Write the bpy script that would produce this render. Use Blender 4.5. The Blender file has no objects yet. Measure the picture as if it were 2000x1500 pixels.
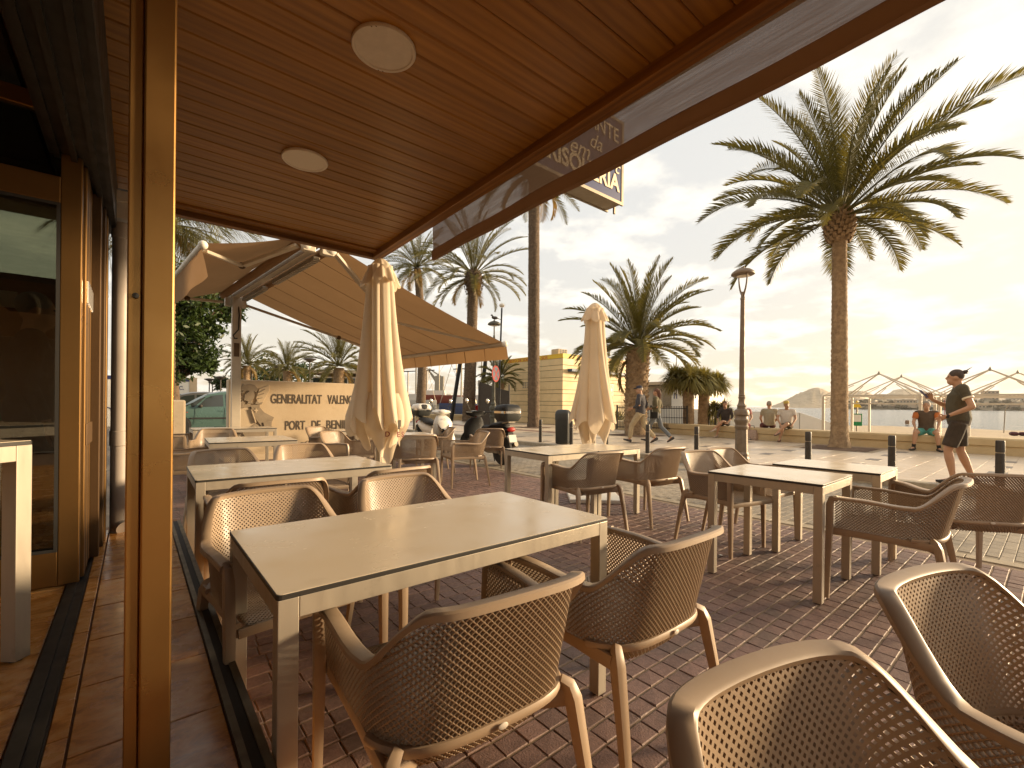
import bpy, bmesh, math, random
from mathutils import Vector, Matrix, Euler
import numpy as np
R = math.radians
sc = bpy.context.scene
col = sc.collection

# ------------------------------------------------------------ camera
TH, ROLL, HC = R(39.7), 0.0096, 1.227
cd = bpy.data.cameras.new("camera"); cam = bpy.data.objects.new("camera", cd); col.objects.link(cam)
cd.sensor_width = 36.0; cd.lens = 889.0 / 2000.0 * 36.0
cd.shift_y = 40.4 / 2000.0
cd.clip_start = 0.05; cd.clip_end = 20000
cam.matrix_world = Matrix.Translation((0, 0, HC)) @ Matrix.Rotation(-TH, 4, 'Z') @ Matrix.Rotation(R(90), 4, 'X') @ Matrix.Rotation(ROLL, 4, 'Z')
sc.camera = cam
# ------------------------------------------------------------ sky, sun, exposure
SUN_EL, SUN_AZ = R(10.5), TH + R(77.0)          # azimuth clockwise from +Y
sundir = Vector((math.sin(SUN_AZ) * math.cos(SUN_EL), math.cos(SUN_AZ) * math.cos(SUN_EL), math.sin(SUN_EL)))
w = bpy.data.worlds.new("World"); sc.world = w; w.use_nodes = True
nt = w.node_tree; N = nt.nodes; Lk = nt.links
for n in list(N): N.remove(n)
out = N.new('ShaderNodeOutputWorld'); bg = N.new('ShaderNodeBackground'); bg.inputs['Strength'].default_value = 0.050
Lk.new(bg.outputs[0], out.inputs[0])
sky = N.new('ShaderNodeTexSky'); sky.sky_type = 'NISHITA'; sky.sun_disc = False
sky.sun_elevation = SUN_EL; sky.sun_rotation = SUN_AZ
sky.air_density = 1.0; sky.dust_density = 3.5; sky.ozone_density = 0.8; sky.altitude = 0
tc = N.new('ShaderNodeTexCoord')
def wmath(op, a, b=None, clamp=False):
    n = N.new('ShaderNodeMath'); n.operation = op; n.use_clamp = clamp
    for i, v in enumerate((a, b)):
        if v is None: continue
        if isinstance(v, (int, float)): n.inputs[i].default_value = v
        else: Lk.new(v, n.inputs[i])
    return n.outputs[0]
def wmix(f, a, b):
    n = N.new('ShaderNodeMix'); n.data_type = 'RGBA'
    for k, v in ((0, f), (6, a), (7, b)):
        if isinstance(v, (int, float)): n.inputs[k].default_value = v
        elif isinstance(v, tuple): n.inputs[k].default_value = (*v, 1)
        else: Lk.new(v, n.inputs[k])
    return n.outputs[2]
dot = N.new('ShaderNodeVectorMath'); dot.operation = 'DOT_PRODUCT'
Lk.new(tc.outputs['Generated'], dot.inputs[0]); dot.inputs[1].default_value = sundir
d01 = wmath('MULTIPLY', wmath('ADD', dot.outputs['Value'], 1.0), 0.5, True)
glow = wmath('POWER', d01, 18.0)
sep = N.new('ShaderNodeSeparateXYZ'); Lk.new(tc.outputs['Generated'], sep.inputs[0])
zc = wmath('MAXIMUM', sep.outputs['Z'], 0.0)
hor = wmath('POWER', wmath('SUBTRACT', 1.0, zc), 7.0)
# thin veil of high cloud in front of the clear sky: pale, warm towards the sun and the horizon
VEIL_COOL, VEIL_WARM, VEIL_SUN = (7.1, 7.0, 6.7), (8.3, 7.0, 5.0), (8.8, 7.6, 5.4)
veil = wmix(hor, VEIL_COOL, VEIL_WARM)
veil = wmix(glow, veil, VEIL_SUN)
base = wmix(0.80, sky.outputs[0], veil)
# broken cumulus and streaks
den = wmath('ADD', zc, 0.16)
dv = N.new('ShaderNodeVectorMath'); dv.operation = 'DIVIDE'
cmb = N.new('ShaderNodeCombineXYZ'); Lk.new(den, cmb.inputs[0]); Lk.new(den, cmb.inputs[1]); cmb.inputs[2].default_value = 1.0
Lk.new(tc.outputs['Generated'], dv.inputs[0]); Lk.new(cmb.outputs[0], dv.inputs[1])
mp = N.new('ShaderNodeMapping'); mp.inputs['Scale'].default_value = (1.0, 1.0, 1.2); mp.inputs['Location'].default_value = (0.37, 0.1, 0)
Lk.new(dv.outputs[0], mp.inputs[0])
nz = N.new('ShaderNodeTexNoise'); nz.inputs['Scale'].default_value = 2.6; nz.inputs['Detail'].default_value = 9.0; nz.inputs['Roughness'].default_value = 0.56
Lk.new(mp.outputs[0], nz.inputs[0])
rmp = N.new('ShaderNodeMapRange'); rmp.interpolation_type = 'SMOOTHSTEP'
Lk.new(nz.outputs['Fac'], rmp.inputs[0]); rmp.inputs[1].default_value = 0.47; rmp.inputs[2].default_value = 0.62
CLOUD = (8.7, 8.2, 7.3)
cl = wmix(wmath('MULTIPLY', rmp.outputs[0], 0.95), base, CLOUD)
Lk.new(cl, bg.inputs['Color'])
sd = bpy.data.lights.new("sun", 'SUN'); sd.energy = 3.3; sd.angle = R(9); sd.color = (1.0, 0.75, 0.46)
so = bpy.data.objects.new("sun", sd); col.objects.link(so)
so.rotation_euler = (-sundir).to_track_quat('-Z', 'Y').to_euler(); so.location = (30, -5, 30)
vs = sc.view_settings; sc.display_settings.display_device = 'sRGB'
vs.view_transform = 'Standard'; vs.look = 'None'; vs.gamma = 1.0; vs.use_curve_mapping = False; vs.exposure = 1.48
sc.render.engine = 'CYCLES'
sc.cycles.max_bounces = 10; sc.cycles.transparent_max_bounces = 16; sc.cycles.use_denoising = True
sc.cycles.caustics_reflective = False; sc.cycles.caustics_refractive = False

# ------------------------------------------------------------ places in the photograph -> points in the place
_s, _c = math.sin(TH), math.cos(TH)
def ray(px, py):
    a, b = px - 1000.0, py - 790.4
    x, y = (a * math.cos(ROLL) + b * math.sin(ROLL)) / 889.0, (-a * math.sin(ROLL) + b * math.cos(ROLL)) / 889.0
    return (_s + x * _c, _c - x * _s, -y)
def at(px, py, t):
    d = ray(px, py); return Vector((d[0] * t, d[1] * t, HC + d[2] * t))
def onz(px, py, z):
    d = ray(px, py); t = (z - HC) / d[2]; return Vector((d[0] * t, d[1] * t, z))
def inview(X, Y, Z, m=0):
    t = X * _s + Y * _c
    if t < 0.2: return None
    x, y = (X * _c - Y * _s) / t * 889, -(Z - HC) / t * 889
    px, py = 1000 + x, 790.4 + y
    if -m < px < 2000 + m and -m < py < 1500 + m: return px, py, t
    return None

# ------------------------------------------------------------ mesh helpers
class MB:
    def __init__(s): s.v = []; s.f = []
    def add(s, vs, fs):
        o = len(s.v); s.v.extend([tuple(p) for p in vs]); s.f.extend([tuple(i + o for i in f) for f in fs]); return s
    def box(s, x0, x1, y0, y1, z0, z1):
        return s.add([(x0,y0,z0),(x1,y0,z0),(x1,y1,z0),(x0,y1,z0),(x0,y0,z1),(x1,y0,z1),(x1,y1,z1),(x0,y1,z1)],
                     [(0,3,2,1),(4,5,6,7),(0,1,5,4),(1,2,6,5),(2,3,7,6),(3,0,4,7)])
    def obox(s, c, size, rot):      # rot: Matrix 3x3
        c = Vector(c); h = [q / 2 for q in size]
        vs = [c + rot @ Vector((a*h[0], b*h[1], d*h[2])) for a, b, d in ((-1,-1,-1),(1,-1,-1),(1,1,-1),(-1,1,-1),(-1,-1,1),(1,-1,1),(1,1,1),(-1,1,1))]
        return s.add(vs, [(0,3,2,1),(4,5,6,7),(0,1,5,4),(1,2,6,5),(2,3,7,6),(3,0,4,7)])
    def bar(s, a, b, wx, wz, up=(0,0,1)):
        a, b = Vector(a), Vector(b); y = (b - a).normalized(); u = Vector(up)
        x = y.cross(u)
        if x.length < 1e-4: x = y.cross(Vector((1,0,0)))
        x.normalize(); z = x.cross(y)
        return s.obox((a + b) / 2, (wx, (b - a).length, wz), Matrix((x, y, z)).transposed())
    def loft(s, rings, caps=True, closed=True):
        o = len(s.v); n = len(rings[0])
        for r in rings: s.v.extend([tuple(p) for p in r])
        for i in range(len(rings) - 1):
            for j in range(n if closed else n - 1):
                k = (j + 1) % n
                s.f.append((o+i*n+j, o+i*n+k, o+(i+1)*n+k, o+(i+1)*n+j))
        if caps and closed:
            s.f.append(tuple(o + j for j in reversed(range(n)))); e = o + (len(rings)-1)*n
            s.f.append(tuple(e + j for j in range(n)))
        return s
    def tube(s, pts, r, n=8, caps=True, up=(0,0,1), sq=None):
        pts = [Vector(p) for p in pts]; m = len(pts)
        if not isinstance(r, (list, tuple)): r = [r] * m
        rings = []; px = None
        for i in range(m):
            d = (pts[min(i+1, m-1)] - pts[max(i-1, 0)]).normalized()
            if px is None:
                u = Vector(up); px = d.cross(u)
                if px.length < 1e-3: px = d.cross(Vector((1,0,0)))
            px = (px - d * px.dot(d)).normalized(); py = d.cross(px)
            rr = r[i] if isinstance(r[i], tuple) else (r[i], r[i])
            ring = []
            for k in range(n):
                a = 2*math.pi*(k + (0.5 if sq else 0))/n
                ca, sa = math.cos(a), math.sin(a)
                if sq: q = 1 / max(abs(ca), abs(sa)); q = 1 + (q - 1) * sq; ca *= q; sa *= q
                ring.append(pts[i] + px*ca*rr[0] + py*sa*rr[1])
            rings.append(ring)
        return s.loft(rings, caps)
    def lathe(s, prof, n=16, c=(0,0,0), caps=True):
        return s.loft([[(c[0]+r*math.cos(2*math.pi*k/n), c[1]+r*math.sin(2*math.pi*k/n), c[2]+z) for k in range(n)] for r, z in prof], caps)
    def prism(s, poly, f0, f1):     # poly of 2-D points, f0/f1 map to 3-D
        n = len(poly); return s.add([f0(p) for p in poly] + [f1(p) for p in poly],
            [tuple(reversed(range(n))), tuple(range(n, 2*n))] + [(i, (i+1) % n, n+(i+1) % n, n+i) for i in range(n)])
    def ell(s, c, r, n=12, m=8, rot=None):
        c = Vector(c); rings = []
        for i in range(1, m):
            a = math.pi*i/m - math.pi/2
            ring = []
            for k in range(n):
                b = 2*math.pi*k/n
                p = Vector((r[0]*math.cos(a)*math.cos(b), r[1]*math.cos(a)*math.sin(b), r[2]*math.sin(a)))
                ring.append(c + (rot @ p if rot else p))
            rings.append(ring)
        s.loft(rings, True); return s
    def mesh(s, name, mat=None, smooth=None, bevel=0, fix=True):
        me = bpy.data.meshes.new(name); me.from_pydata(s.v, [], s.f); me.update()
        if bevel or fix:
            bm = bmesh.new(); bm.from_mesh(me)
            if fix: bmesh.ops.recalc_face_normals(bm, faces=bm.faces[:])
            if bevel:
                es = [e for e in bm.edges if len(e.link_faces) == 2 and e.calc_face_angle(0) > R(40)]
                bmesh.ops.bevel(bm, geom=es, offset=bevel, segments=2, profile=0.5, affect='EDGES', clamp_overlap=True)
            bm.to_mesh(me); bm.free()
        if smooth is not None:
            me.shade_smooth(); me.set_sharp_from_angle(angle=R(smooth))
        if mat: me.materials.append(mat)
        return me
def link(name, me, parent=None, loc=(0,0,0), rot=None, scale=None, **kw):
    o = bpy.data.objects.new(name, me); col.objects.link(o); o.location = loc
    if rot is not None: o.rotation_euler = rot
    if scale is not None: o.scale = scale
    if parent: o.parent = parent
    for k, v in kw.items():
        if v is not None: o[k] = v
    return o
def part(mb, name, mat, parent=None, smooth=None, bevel=0, **kw):
    loc = kw.pop('loc', (0,0,0)); rot = kw.pop('rot', None)
    return link(name, mb.mesh(name, mat, smooth, bevel), parent, loc, rot, **kw)
def thing(name, label, cat, loc=(0,0,0), rz=0, group=None):
    return link(name, None, None, loc, (0,0,rz), label=label, category=cat, group=group)
def struct(mb, name, mat, smooth=None, **kw):
    return part(mb, name, mat, None, smooth, kind='structure', **kw)
def copy_tree(o, loc=None, rz=None, label=None, parent=None):
    c = o.copy(); col.objects.link(c)
    if parent is not None: c.parent = parent
    if loc is not None: c.location = loc
    if rz is not None: c.rotation_euler = (0, 0, rz)
    if label: c['label'] = label
    for ch in list(o.children): copy_tree(ch, parent=c)
    return c
def text(body, size, mat, loc, rot, parent, extrude=0.004, name='lettering', align='LEFT', shear=0, sx=1.0, space=1.0, bold=0.0):
    cu = bpy.data.curves.new(name, 'FONT'); cu.body = body; cu.size = size; cu.extrude = extrude; cu.align_x = align
    cu.shear = shear; cu.space_character = space; cu.offset = bold; cu.resolution_u = 4
    t = bpy.data.objects.new(name, cu); col.objects.link(t)
    dg = bpy.context.evaluated_depsgraph_get()
    me = bpy.data.meshes.new_from_object(t.evaluated_get(dg)); me.name = name
    bpy.data.objects.remove(t)
    me.materials.clear(); me.materials.append(mat)
    if sx != 1.0: me.transform(Matrix.Diagonal((sx, 1, 1, 1)))
    return link(name, me, parent, loc, rot)

# ------------------------------------------------------------ materials
def M(name, c, rough=0.5, metal=0.0, nz=None, bump=None, rnd=0.0, isl=0.0, c2=None, stretch=None, spec=None, sheen=0, trans=0, coord='Object', extra=None):
    """nz=(scale, amount[, detail]) mottles the colour towards c2 (or darker); bump=(scale, strength[, distance])"""
    m = bpy.data.materials.new(name); m.use_nodes = True; t = m.node_tree; n = t.nodes; l = t.links
    b = n['Principled BSDF']; b.inputs['Roughness'].default_value = rough; b.inputs['Metallic'].default_value = metal
    if spec is not None: b.inputs['Specular IOR Level'].default_value = spec
    if trans: b.inputs['Transmission Weight'].default_value = trans
    b.inputs['Base Color'].default_value = (*c, 1)
    tcn = n.new('ShaderNodeTexCoord'); vec = tcn.outputs[coord]
    if rnd or isl:
        oi = n.new('ShaderNodeObjectInfo')
        ge = n.new('ShaderNodeNewGeometry')
        ad = n.new('ShaderNodeMath'); ad.operation = 'ADD'; l.new(oi.outputs['Random'], ad.inputs[0])
        if isl: l.new(ge.outputs['Random Per Island'], ad.inputs[1])
        else: ad.inputs[1].default_value = 0
        fr = n.new('ShaderNodeMath'); fr.operation = 'FRACT'; l.new(ad.outputs[0], fr.inputs[0]); rv = fr.outputs[0]
        va = n.new('ShaderNodeVectorMath'); va.operation = 'ADD'; l.new(vec, va.inputs[0])
        ms = n.new('ShaderNodeMath'); ms.operation = 'MULTIPLY'; l.new(oi.outputs['Random'], ms.inputs[0]); ms.inputs[1].default_value = 37.0
        l.new(ms.outputs[0], va.inputs[1]); vec = va.outputs[0]
    if stretch:
        mpn = n.new('ShaderNodeMapping'); mpn.inputs['Scale'].default_value = stretch; l.new(vec, mpn.inputs[0]); vec = mpn.outputs[0]
    cur = None
    if nz:
        t1 = n.new('ShaderNodeTexNoise'); t1.inputs['Scale'].default_value = nz[0]; t1.inputs['Detail'].default_value = nz[2] if len(nz) > 2 else 6
        t1.inputs['Roughness'].default_value = 0.6; l.new(vec, t1.inputs[0])
        cr = n.new('ShaderNodeMapRange'); cr.inputs[1].default_value = 0.35; cr.inputs[2].default_value = 0.68; l.new(t1.outputs['Fac'], cr.inputs[0])
        cr.inputs[3].default_value = 0; cr.inputs[4].default_value = nz[1]
        mx = n.new('ShaderNodeMix'); mx.data_type = 'RGBA'; l.new(cr.outputs[0], mx.inputs[0])
        mx.inputs[6].default_value = (*c, 1); mx.inputs[7].default_value = (*(c2 or tuple(q*0.45 for q in c)), 1); cur = mx.outputs[2]
        rr = n.new('ShaderNodeMapRange'); l.new(t1.outputs['Fac'], rr.inputs[0]); rr.inputs[1].default_value = .3; rr.inputs[2].default_value = .7
        rr.inputs[3].default_value = max(0.02, rough - 0.08); rr.inputs[4].default_value = min(1, rough + 0.12); l.new(rr.outputs[0], b.inputs['Roughness'])
    if rnd or isl:
        hs = n.new('ShaderNodeHueSaturation')
        a = max(rnd, isl)
        mr = n.new('ShaderNodeMapRange'); l.new(rv, mr.inputs[0]); mr.inputs[3].default_value = 1 - a; mr.inputs[4].default_value = 1 + a
        l.new(mr.outputs[0], hs.inputs['Value'])
        if cur: l.new(cur, hs.inputs['Color'])
        else: hs.inputs['Color'].default_value = (*c, 1)
        cur = hs.outputs[0]
    if cur: l.new(cur, b.inputs['Base Color'])
    if bump:
        t2 = n.new('ShaderNodeTexNoise'); t2.inputs['Scale'].default_value = bump[0]; t2.inputs['Detail'].default_value = 5; l.new(vec, t2.inputs[0])
        bp = n.new('ShaderNodeBump'); bp.inputs['Strength'].default_value = bump[1]; bp.inputs['Distance'].default_value = bump[2] if len(bump) > 2 else 0.01
        l.new(t2.outputs['Fac'], bp.inputs['Height']); l.new(bp.outputs[0], b.inputs['Normal'])
    if extra: extra(m, b, vec)
    return m
def translucent(name, c, fac, transp=0.0, rough=0.9, nz=None, weave=None):
    m = M(name, c, rough, nz=nz, bump=weave); t = m.node_tree; n = t.nodes; l = t.links; b = n['Principled BSDF']
    tr = n.new('ShaderNodeBsdfTranslucent'); tr.inputs['Color'].default_value = (*[min(1, q*1.15) for q in c], 1)
    mx = n.new('ShaderNodeMixShader'); mx.inputs[0].default_value = fac
    l.new(b.outputs[0], mx.inputs[1]); l.new(tr.outputs[0], mx.inputs[2]); o = n['Material Output']; s = mx.outputs[0]
    if transp:
        tp = n.new('ShaderNodeBsdfTransparent'); m2 = n.new('ShaderNodeMixShader'); m2.inputs[0].default_value = transp
        l.new(s, m2.inputs[1]); l.new(tp.outputs[0], m2.inputs[2]); s = m2.outputs[0]
    l.new(s, o.inputs['Surface']); return m
def thin_glass(name, tint=(0.8, 0.85, 0.82), refl=1.5):
    m = bpy.data.materials.new(name); m.use_nodes = True; t = m.node_tree; n = t.nodes; l = t.links
    n.remove(n['Principled BSDF']); g = n.new('ShaderNodeBsdfGlossy'); g.inputs['Roughness'].default_value = 0.01
    tp = n.new('ShaderNodeBsdfTransparent'); tp.inputs['Color'].default_value = (*tint, 1)
    fr = n.new('ShaderNodeFresnel'); fr.inputs['IOR'].default_value = refl
    mx = n.new('ShaderNodeMixShader'); l.new(fr.outputs[0], mx.inputs[0]); l.new(tp.outputs[0], mx.inputs[1]); l.new(g.outputs[0], mx.inputs[2])
    l.new(mx.outputs[0], n['Material Output'].inputs['Surface']); return m

def stains(scale, c, lo, hi, amt):
    def f(m, b, vec):
        n = m.node_tree.nodes; l = m.node_tree.links
        src = b.inputs['Base Color'].links[0].from_socket if b.inputs['Base Color'].links else None
        t = n.new('ShaderNodeTexNoise'); t.inputs['Scale'].default_value = scale; t.inputs['Detail'].default_value = 8; t.inputs['Roughness'].default_value = .65
        tcn = n.new('ShaderNodeNewGeometry'); l.new(tcn.outputs['Position'], t.inputs[0])
        mr = n.new('ShaderNodeMapRange'); mr.interpolation_type = 'SMOOTHSTEP'; l.new(t.outputs['Fac'], mr.inputs[0])
        mr.inputs[1].default_value = lo; mr.inputs[2].default_value = hi; mr.inputs[3].default_value = 0; mr.inputs[4].default_value = amt
        mx = n.new('ShaderNodeMix'); mx.data_type = 'RGBA'; l.new(mr.outputs[0], mx.inputs[0])
        if src: l.new(src, mx.inputs[6])
        else: mx.inputs[6].default_value = b.inputs['Base Color'].default_value
        mx.inputs[7].default_value = (*c, 1); l.new(mx.outputs[2], b.inputs['Base Color'])
    return f

m_brick = M('brick_red', (0.20, 0.118, 0.095), 0.62, nz=(55, 0.5), bump=(160, 0.5, 0.004), rnd=0.20, isl=0.20, c2=(0.09, 0.055, 0.045), extra=stains(2.2, (0.10, 0.075, 0.06), .5, .68, .55))
m_mortar = M('joint_sand', (0.27, 0.19, 0.12), 0.9, nz=(14, 0.6), bump=(300, 0.5, 0.003), c2=(0.15, 0.10, 0.065))
m_paver = M('paver_grey', (0.30, 0.25, 0.185), 0.68, nz=(40, 0.4), bump=(120, 0.5, 0.004), rnd=0.16, isl=0.16, extra=stains(.9, (0.10, 0.085, 0.07), .5, .7, .6))
m_pavejoint = M('paver_joint', (0.20, 0.16, 0.11), 0.9)
m_slab = M('slab_cream', (0.62, 0.50, 0.365), 0.36, nz=(6, 0.35), bump=(90, 0.2, 0.003), rnd=0.07, isl=0.07, c2=(0.52, 0.41, 0.285), extra=stains(.5, (0.46, 0.35, 0.23), .5, .75, .6))
m_slabjoint = M('slab_joint', (0.36, 0.27, 0.18), 0.9)
m_inlay = M('inlay_dark', (0.16, 0.12, 0.09), 0.4, nz=(20, 0.4))
m_redpave = M('paver_terracotta', (0.26, 0.15, 0.11), 0.5, nz=(20, 0.4), rnd=0.12, isl=0.12)
m_kerb = M('kerb_stone', (0.42, 0.35, 0.25), 0.6, nz=(12, 0.6), bump=(60, 0.4, 0.006))
m_strip = M('edge_strip_stone', (0.42, 0.34, 0.23), 0.6, nz=(10, 0.6), bump=(80, 0.4, 0.005))
m_wallplaster = M('seat_wall_plaster', (0.56, 0.43, 0.24), 0.75, nz=(3, 0.45), bump=(40, 0.3, 0.008), c2=(0.40, 0.29, 0.155))
m_sand = M('beach_sand', (0.52, 0.40, 0.26), 0.95, nz=(1.2, 0.6), bump=(6, 1.0, 0.12), c2=(0.38, 0.28, 0.18))
m_earth = M('pit_soil', (0.17, 0.10, 0.06), 0.95, nz=(12, 0.7), bump=(30, 1.0, 0.03))
m_ground = M('far_ground', (0.22, 0.18, 0.14), 0.9, nz=(0.5, 0.5))
def woodx(dark, light, rough, sc_=4.5):
    def f(m, b, vec):
        n = m.node_tree.nodes; l = m.node_tree.links
        mp_ = n.new('ShaderNodeMapping'); mp_.inputs['Scale'].default_value = (0.45, 6.0, 6.0); l.new(vec, mp_.inputs[0])
        t = n.new('ShaderNodeTexNoise'); t.inputs['Scale'].default_value = sc_; t.inputs['Detail'].default_value = 8; t.inputs['Roughness'].default_value = 0.62; t.inputs['Distortion'].default_value = 0.4
        l.new(mp_.outputs[0], t.inputs[0])
        wv = n.new('ShaderNodeTexWave'); wv.inputs['Scale'].default_value = 1.1; wv.inputs['Distortion'].default_value = 9; wv.inputs['Detail'].default_value = 3; wv.bands_direction = 'Y'
        mp2 = n.new('ShaderNodeMapping'); mp2.inputs['Scale'].default_value = (0.35, 5.5, 5.5); l.new(vec, mp2.inputs[0]); l.new(mp2.outputs[0], wv.inputs[0])
        ad = n.new('ShaderNodeMath'); ad.operation = 'MULTIPLY_ADD'; l.new(wv.outputs['Fac'], ad.inputs[0]); ad.inputs[1].default_value = 0.22; l.new(t.outputs['Fac'], ad.inputs[2])
        cr = n.new('ShaderNodeValToRGB'); cr.color_ramp.elements[0].position = 0.42; cr.color_ramp.elements[0].color = (*dark, 1)
        cr.color_ramp.elements[1].position = 0.95; cr.color_ramp.elements[1].color = (*light, 1); l.new(ad.outputs[0], cr.inputs[0])
        oi = n.new('ShaderNodeObjectInfo'); mr = n.new('ShaderNodeMapRange'); l.new(oi.outputs['Random'], mr.inputs[0]); mr.inputs[3].default_value = .86; mr.inputs[4].default_value = 1.14
        hs = n.new('ShaderNodeHueSaturation'); l.new(mr.outputs[0], hs.inputs['Value']); l.new(cr.outputs[0], hs.inputs['Color'])
        l.new(hs.outputs[0], b.inputs['Base Color'])
        bp = n.new('ShaderNodeBump'); bp.inputs['Strength'].default_value = .25; bp.inputs['Distance'].default_value = .003; l.new(t.outputs['Fac'], bp.inputs['Height']); l.new(bp.outputs[0], b.inputs['Normal'])
    return f
m_plank = M('ceiling_wood', (0.25, 0.1, 0.03), 0.42, rnd=0.01, extra=woodx((0.24, 0.102, 0.010), (0.40, 0.185, 0.022), .4))
m_beam = M('beam_wood', (0.25, 0.1, 0.03), 0.5, rnd=0.01, extra=woodx((0.15, 0.060, 0.010), (0.40, 0.175, 0.03), .5))
m_bronze = M('bronze_aluminium', (0.40, 0.22, 0.07), 0.30, 0.93, nz=(3, 0.25), bump=(400, 0.06, 0.001))
m_bronze_door = M('door_bronze', (0.27, 0.15, 0.05), 0.34, 0.85, nz=(3, 0.3), bump=(400, 0.06, 0.001))
m_bronze_dk = M('dark_bronze', (0.10, 0.055, 0.022), 0.45, 0.5, nz=(3, 0.3))
m_black = M('black_metal', (0.012, 0.011, 0.010), 0.5, 0.2, nz=(8, 0.3))
m_rubber = M('black_rubber', (0.018, 0.017, 0.016), 0.7)
m_railalu = M('threshold_metal', (0.17, 0.145, 0.10), 0.45, 0.6, nz=(14, 0.5), bump=(60, 0.2, 0.002))
def marble(m, b, vec):
    n = m.node_tree.nodes; l = m.node_tree.links
    src = b.inputs['Base Color'].links[0].from_socket
    mp_ = n.new('ShaderNodeMapping'); mp_.inputs['Rotation'].default_value = (0, 0, .6); mp_.inputs['Scale'].default_value = (2.4, 4.2, 2.4); l.new(vec, mp_.inputs[0])
    t = n.new('ShaderNodeTexNoise'); t.inputs['Scale'].default_value = 3.4; t.inputs['Detail'].default_value = 12; t.inputs['Roughness'].default_value = .74; t.inputs['Distortion'].default_value = .5; l.new(mp_.outputs[0], t.inputs[0])
    cr = n.new('ShaderNodeValToRGB'); e = cr.color_ramp.elements; e[0].position = .38; e[0].color = (.40, .15, .03, 1); e[1].position = .64; e[1].color = (.88, .56, .25, 1)
    k = e.new(.5); k.color = (.76, .36, .09, 1); l.new(t.outputs['Fac'], cr.inputs[0])
    mx = n.new('ShaderNodeMix'); mx.data_type = 'RGBA'; mx.inputs[0].default_value = .75; l.new(src, mx.inputs[6]); l.new(cr.outputs[0], mx.inputs[7]); l.new(mx.outputs[2], b.inputs['Base Color'])
m_marble = M('orange_marble', (0.60, 0.28, 0.08), 0.22, nz=(5, 0.7), rnd=0.14, c2=(0.22, 0.09, 0.03), extra=marble)
m_grout = M('tile_grout', (0.16, 0.085, 0.04), 0.8)
m_panelwhite = M('lamp_diffuser', (0.80, 0.74, 0.64), 0.5)
m_whiteplastic = M('white_plastic', (0.66, 0.60, 0.52), 0.4, nz=(20, 0.2))
m_pvc = M('grey_pvc', (0.42, 0.36, 0.31), 0.5, nz=(4, 0.3))
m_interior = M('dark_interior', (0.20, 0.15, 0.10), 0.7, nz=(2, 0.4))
m_facade = M('facade_plaster', (0.50, 0.42, 0.32), 0.8, nz=(2, 0.3), bump=(50, 0.2, 0.01))
m_glass = thin_glass('door_glass', (0.74, 0.77, 0.70), 2.6)
m_winglass = thin_glass('window_glass', (0.35, 0.40, 0.38), 1.6)
m_taupe = M('taupe_resin', (0.36, 0.262, 0.175), 0.42, nz=(18, 0.30), bump=(900, 0.05, 0.0006), rnd=.06, c2=(0.30, 0.21, 0.135))
m_top = M('beige_laminate', (0.75, 0.64, 0.48), 0.19, nz=(5, 0.5, 4), c2=(0.725, 0.615, 0.46), extra=stains(7, (0.64, 0.53, 0.38), .60, .74, .4))
m_topedge = M('black_laminate_edge', (0.03, 0.026, 0.022), 0.45)
m_alu = M('brushed_aluminium', (0.47, 0.41, 0.33), 0.42, 0.5, nz=(25, 0.3), stretch=(1, 1, 0.15), c2=(0.36, 0.31, 0.24), extra=stains(9, (0.26, 0.22, 0.17), .60, .75, .5))
m_awning = translucent('awning_canvas', (0.34, 0.20, 0.092), 0.22, nz=(1.5, 0.25), weave=(500, 0.25, 0.002))
m_awnframe = M('awning_frame', (0.55, 0.48, 0.38), 0.45, 0.2, nz=(5, 0.2))
m_canvas = translucent('umbrella_canvas', (0.82, 0.69, 0.51), 0.30, nz=(3, 0.22), weave=(420, 0.25, 0.002))
m_steel = M('grey_steel', (0.34, 0.29, 0.22), 0.4, 0.6, nz=(10, 0.3))
m_concrete = M('sand_concrete', (0.58, 0.46, 0.31), 0.8, nz=(2.5, 0.5), bump=(60, 0.35, 0.006), c2=(0.48, 0.36, 0.23), extra=stains(3.0, (0.25, 0.19, 0.12), .56, .75, .5))
m_engr = M('letter_shade_print', (0.10, 0.08, 0.06), 0.8)  # dark tone paints in shade of carved letters; also the umbrella mark
m_relief = M('relief_stone', (0.33, 0.26, 0.18), 0.8, nz=(6, 0.4))
m_sosp = M('panel_cream', (0.78, 0.60, 0.33), 0.6, nz=(2, 0.2), rnd=0.04)
m_yellow = M('yellow_band', (0.75, 0.50, 0.03), 0.5)
m_red = M('red_paint', (0.45, 0.02, 0.012), 0.5)
m_blue = M('blue_paint', (0.035, 0.075, 0.16), 0.45, nz=(6, 0.2))
m_signblue = M('sign_blue', (0.03, 0.04, 0.13), 0.35)
m_cream = M('cream_print', (0.75, 0.64, 0.46), 0.5)
m_green = M('sign_green', (0.01, 0.22, 0.07), 0.4)
m_white = M('white_paint', (0.76, 0.72, 0.64), 0.35, nz=(3, 0.1))
m_bollard = M('bollard_iron', (0.055, 0.045, 0.036), 0.5, 0.2, nz=(20, 0.4))
m_lamp = M('lamp_brown_paint', (0.20, 0.145, 0.095), 0.5, 0.1, nz=(14, 0.4), bump=(80, 0.2, 0.003))
m_bin = M('bin_plastic', (0.035, 0.036, 0.032), 0.42, nz=(6, 0.4))
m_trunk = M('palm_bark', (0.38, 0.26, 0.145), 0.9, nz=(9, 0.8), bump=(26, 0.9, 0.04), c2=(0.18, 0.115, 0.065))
m_trunk_shade = M('palm_bark_shade', (0.17, 0.115, 0.07), 0.9, nz=(9, 0.8), bump=(26, 0.9, 0.04), c2=(0.07, 0.048, 0.03))  # bark darkened: shade on the far trunks put into the colour
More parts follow.
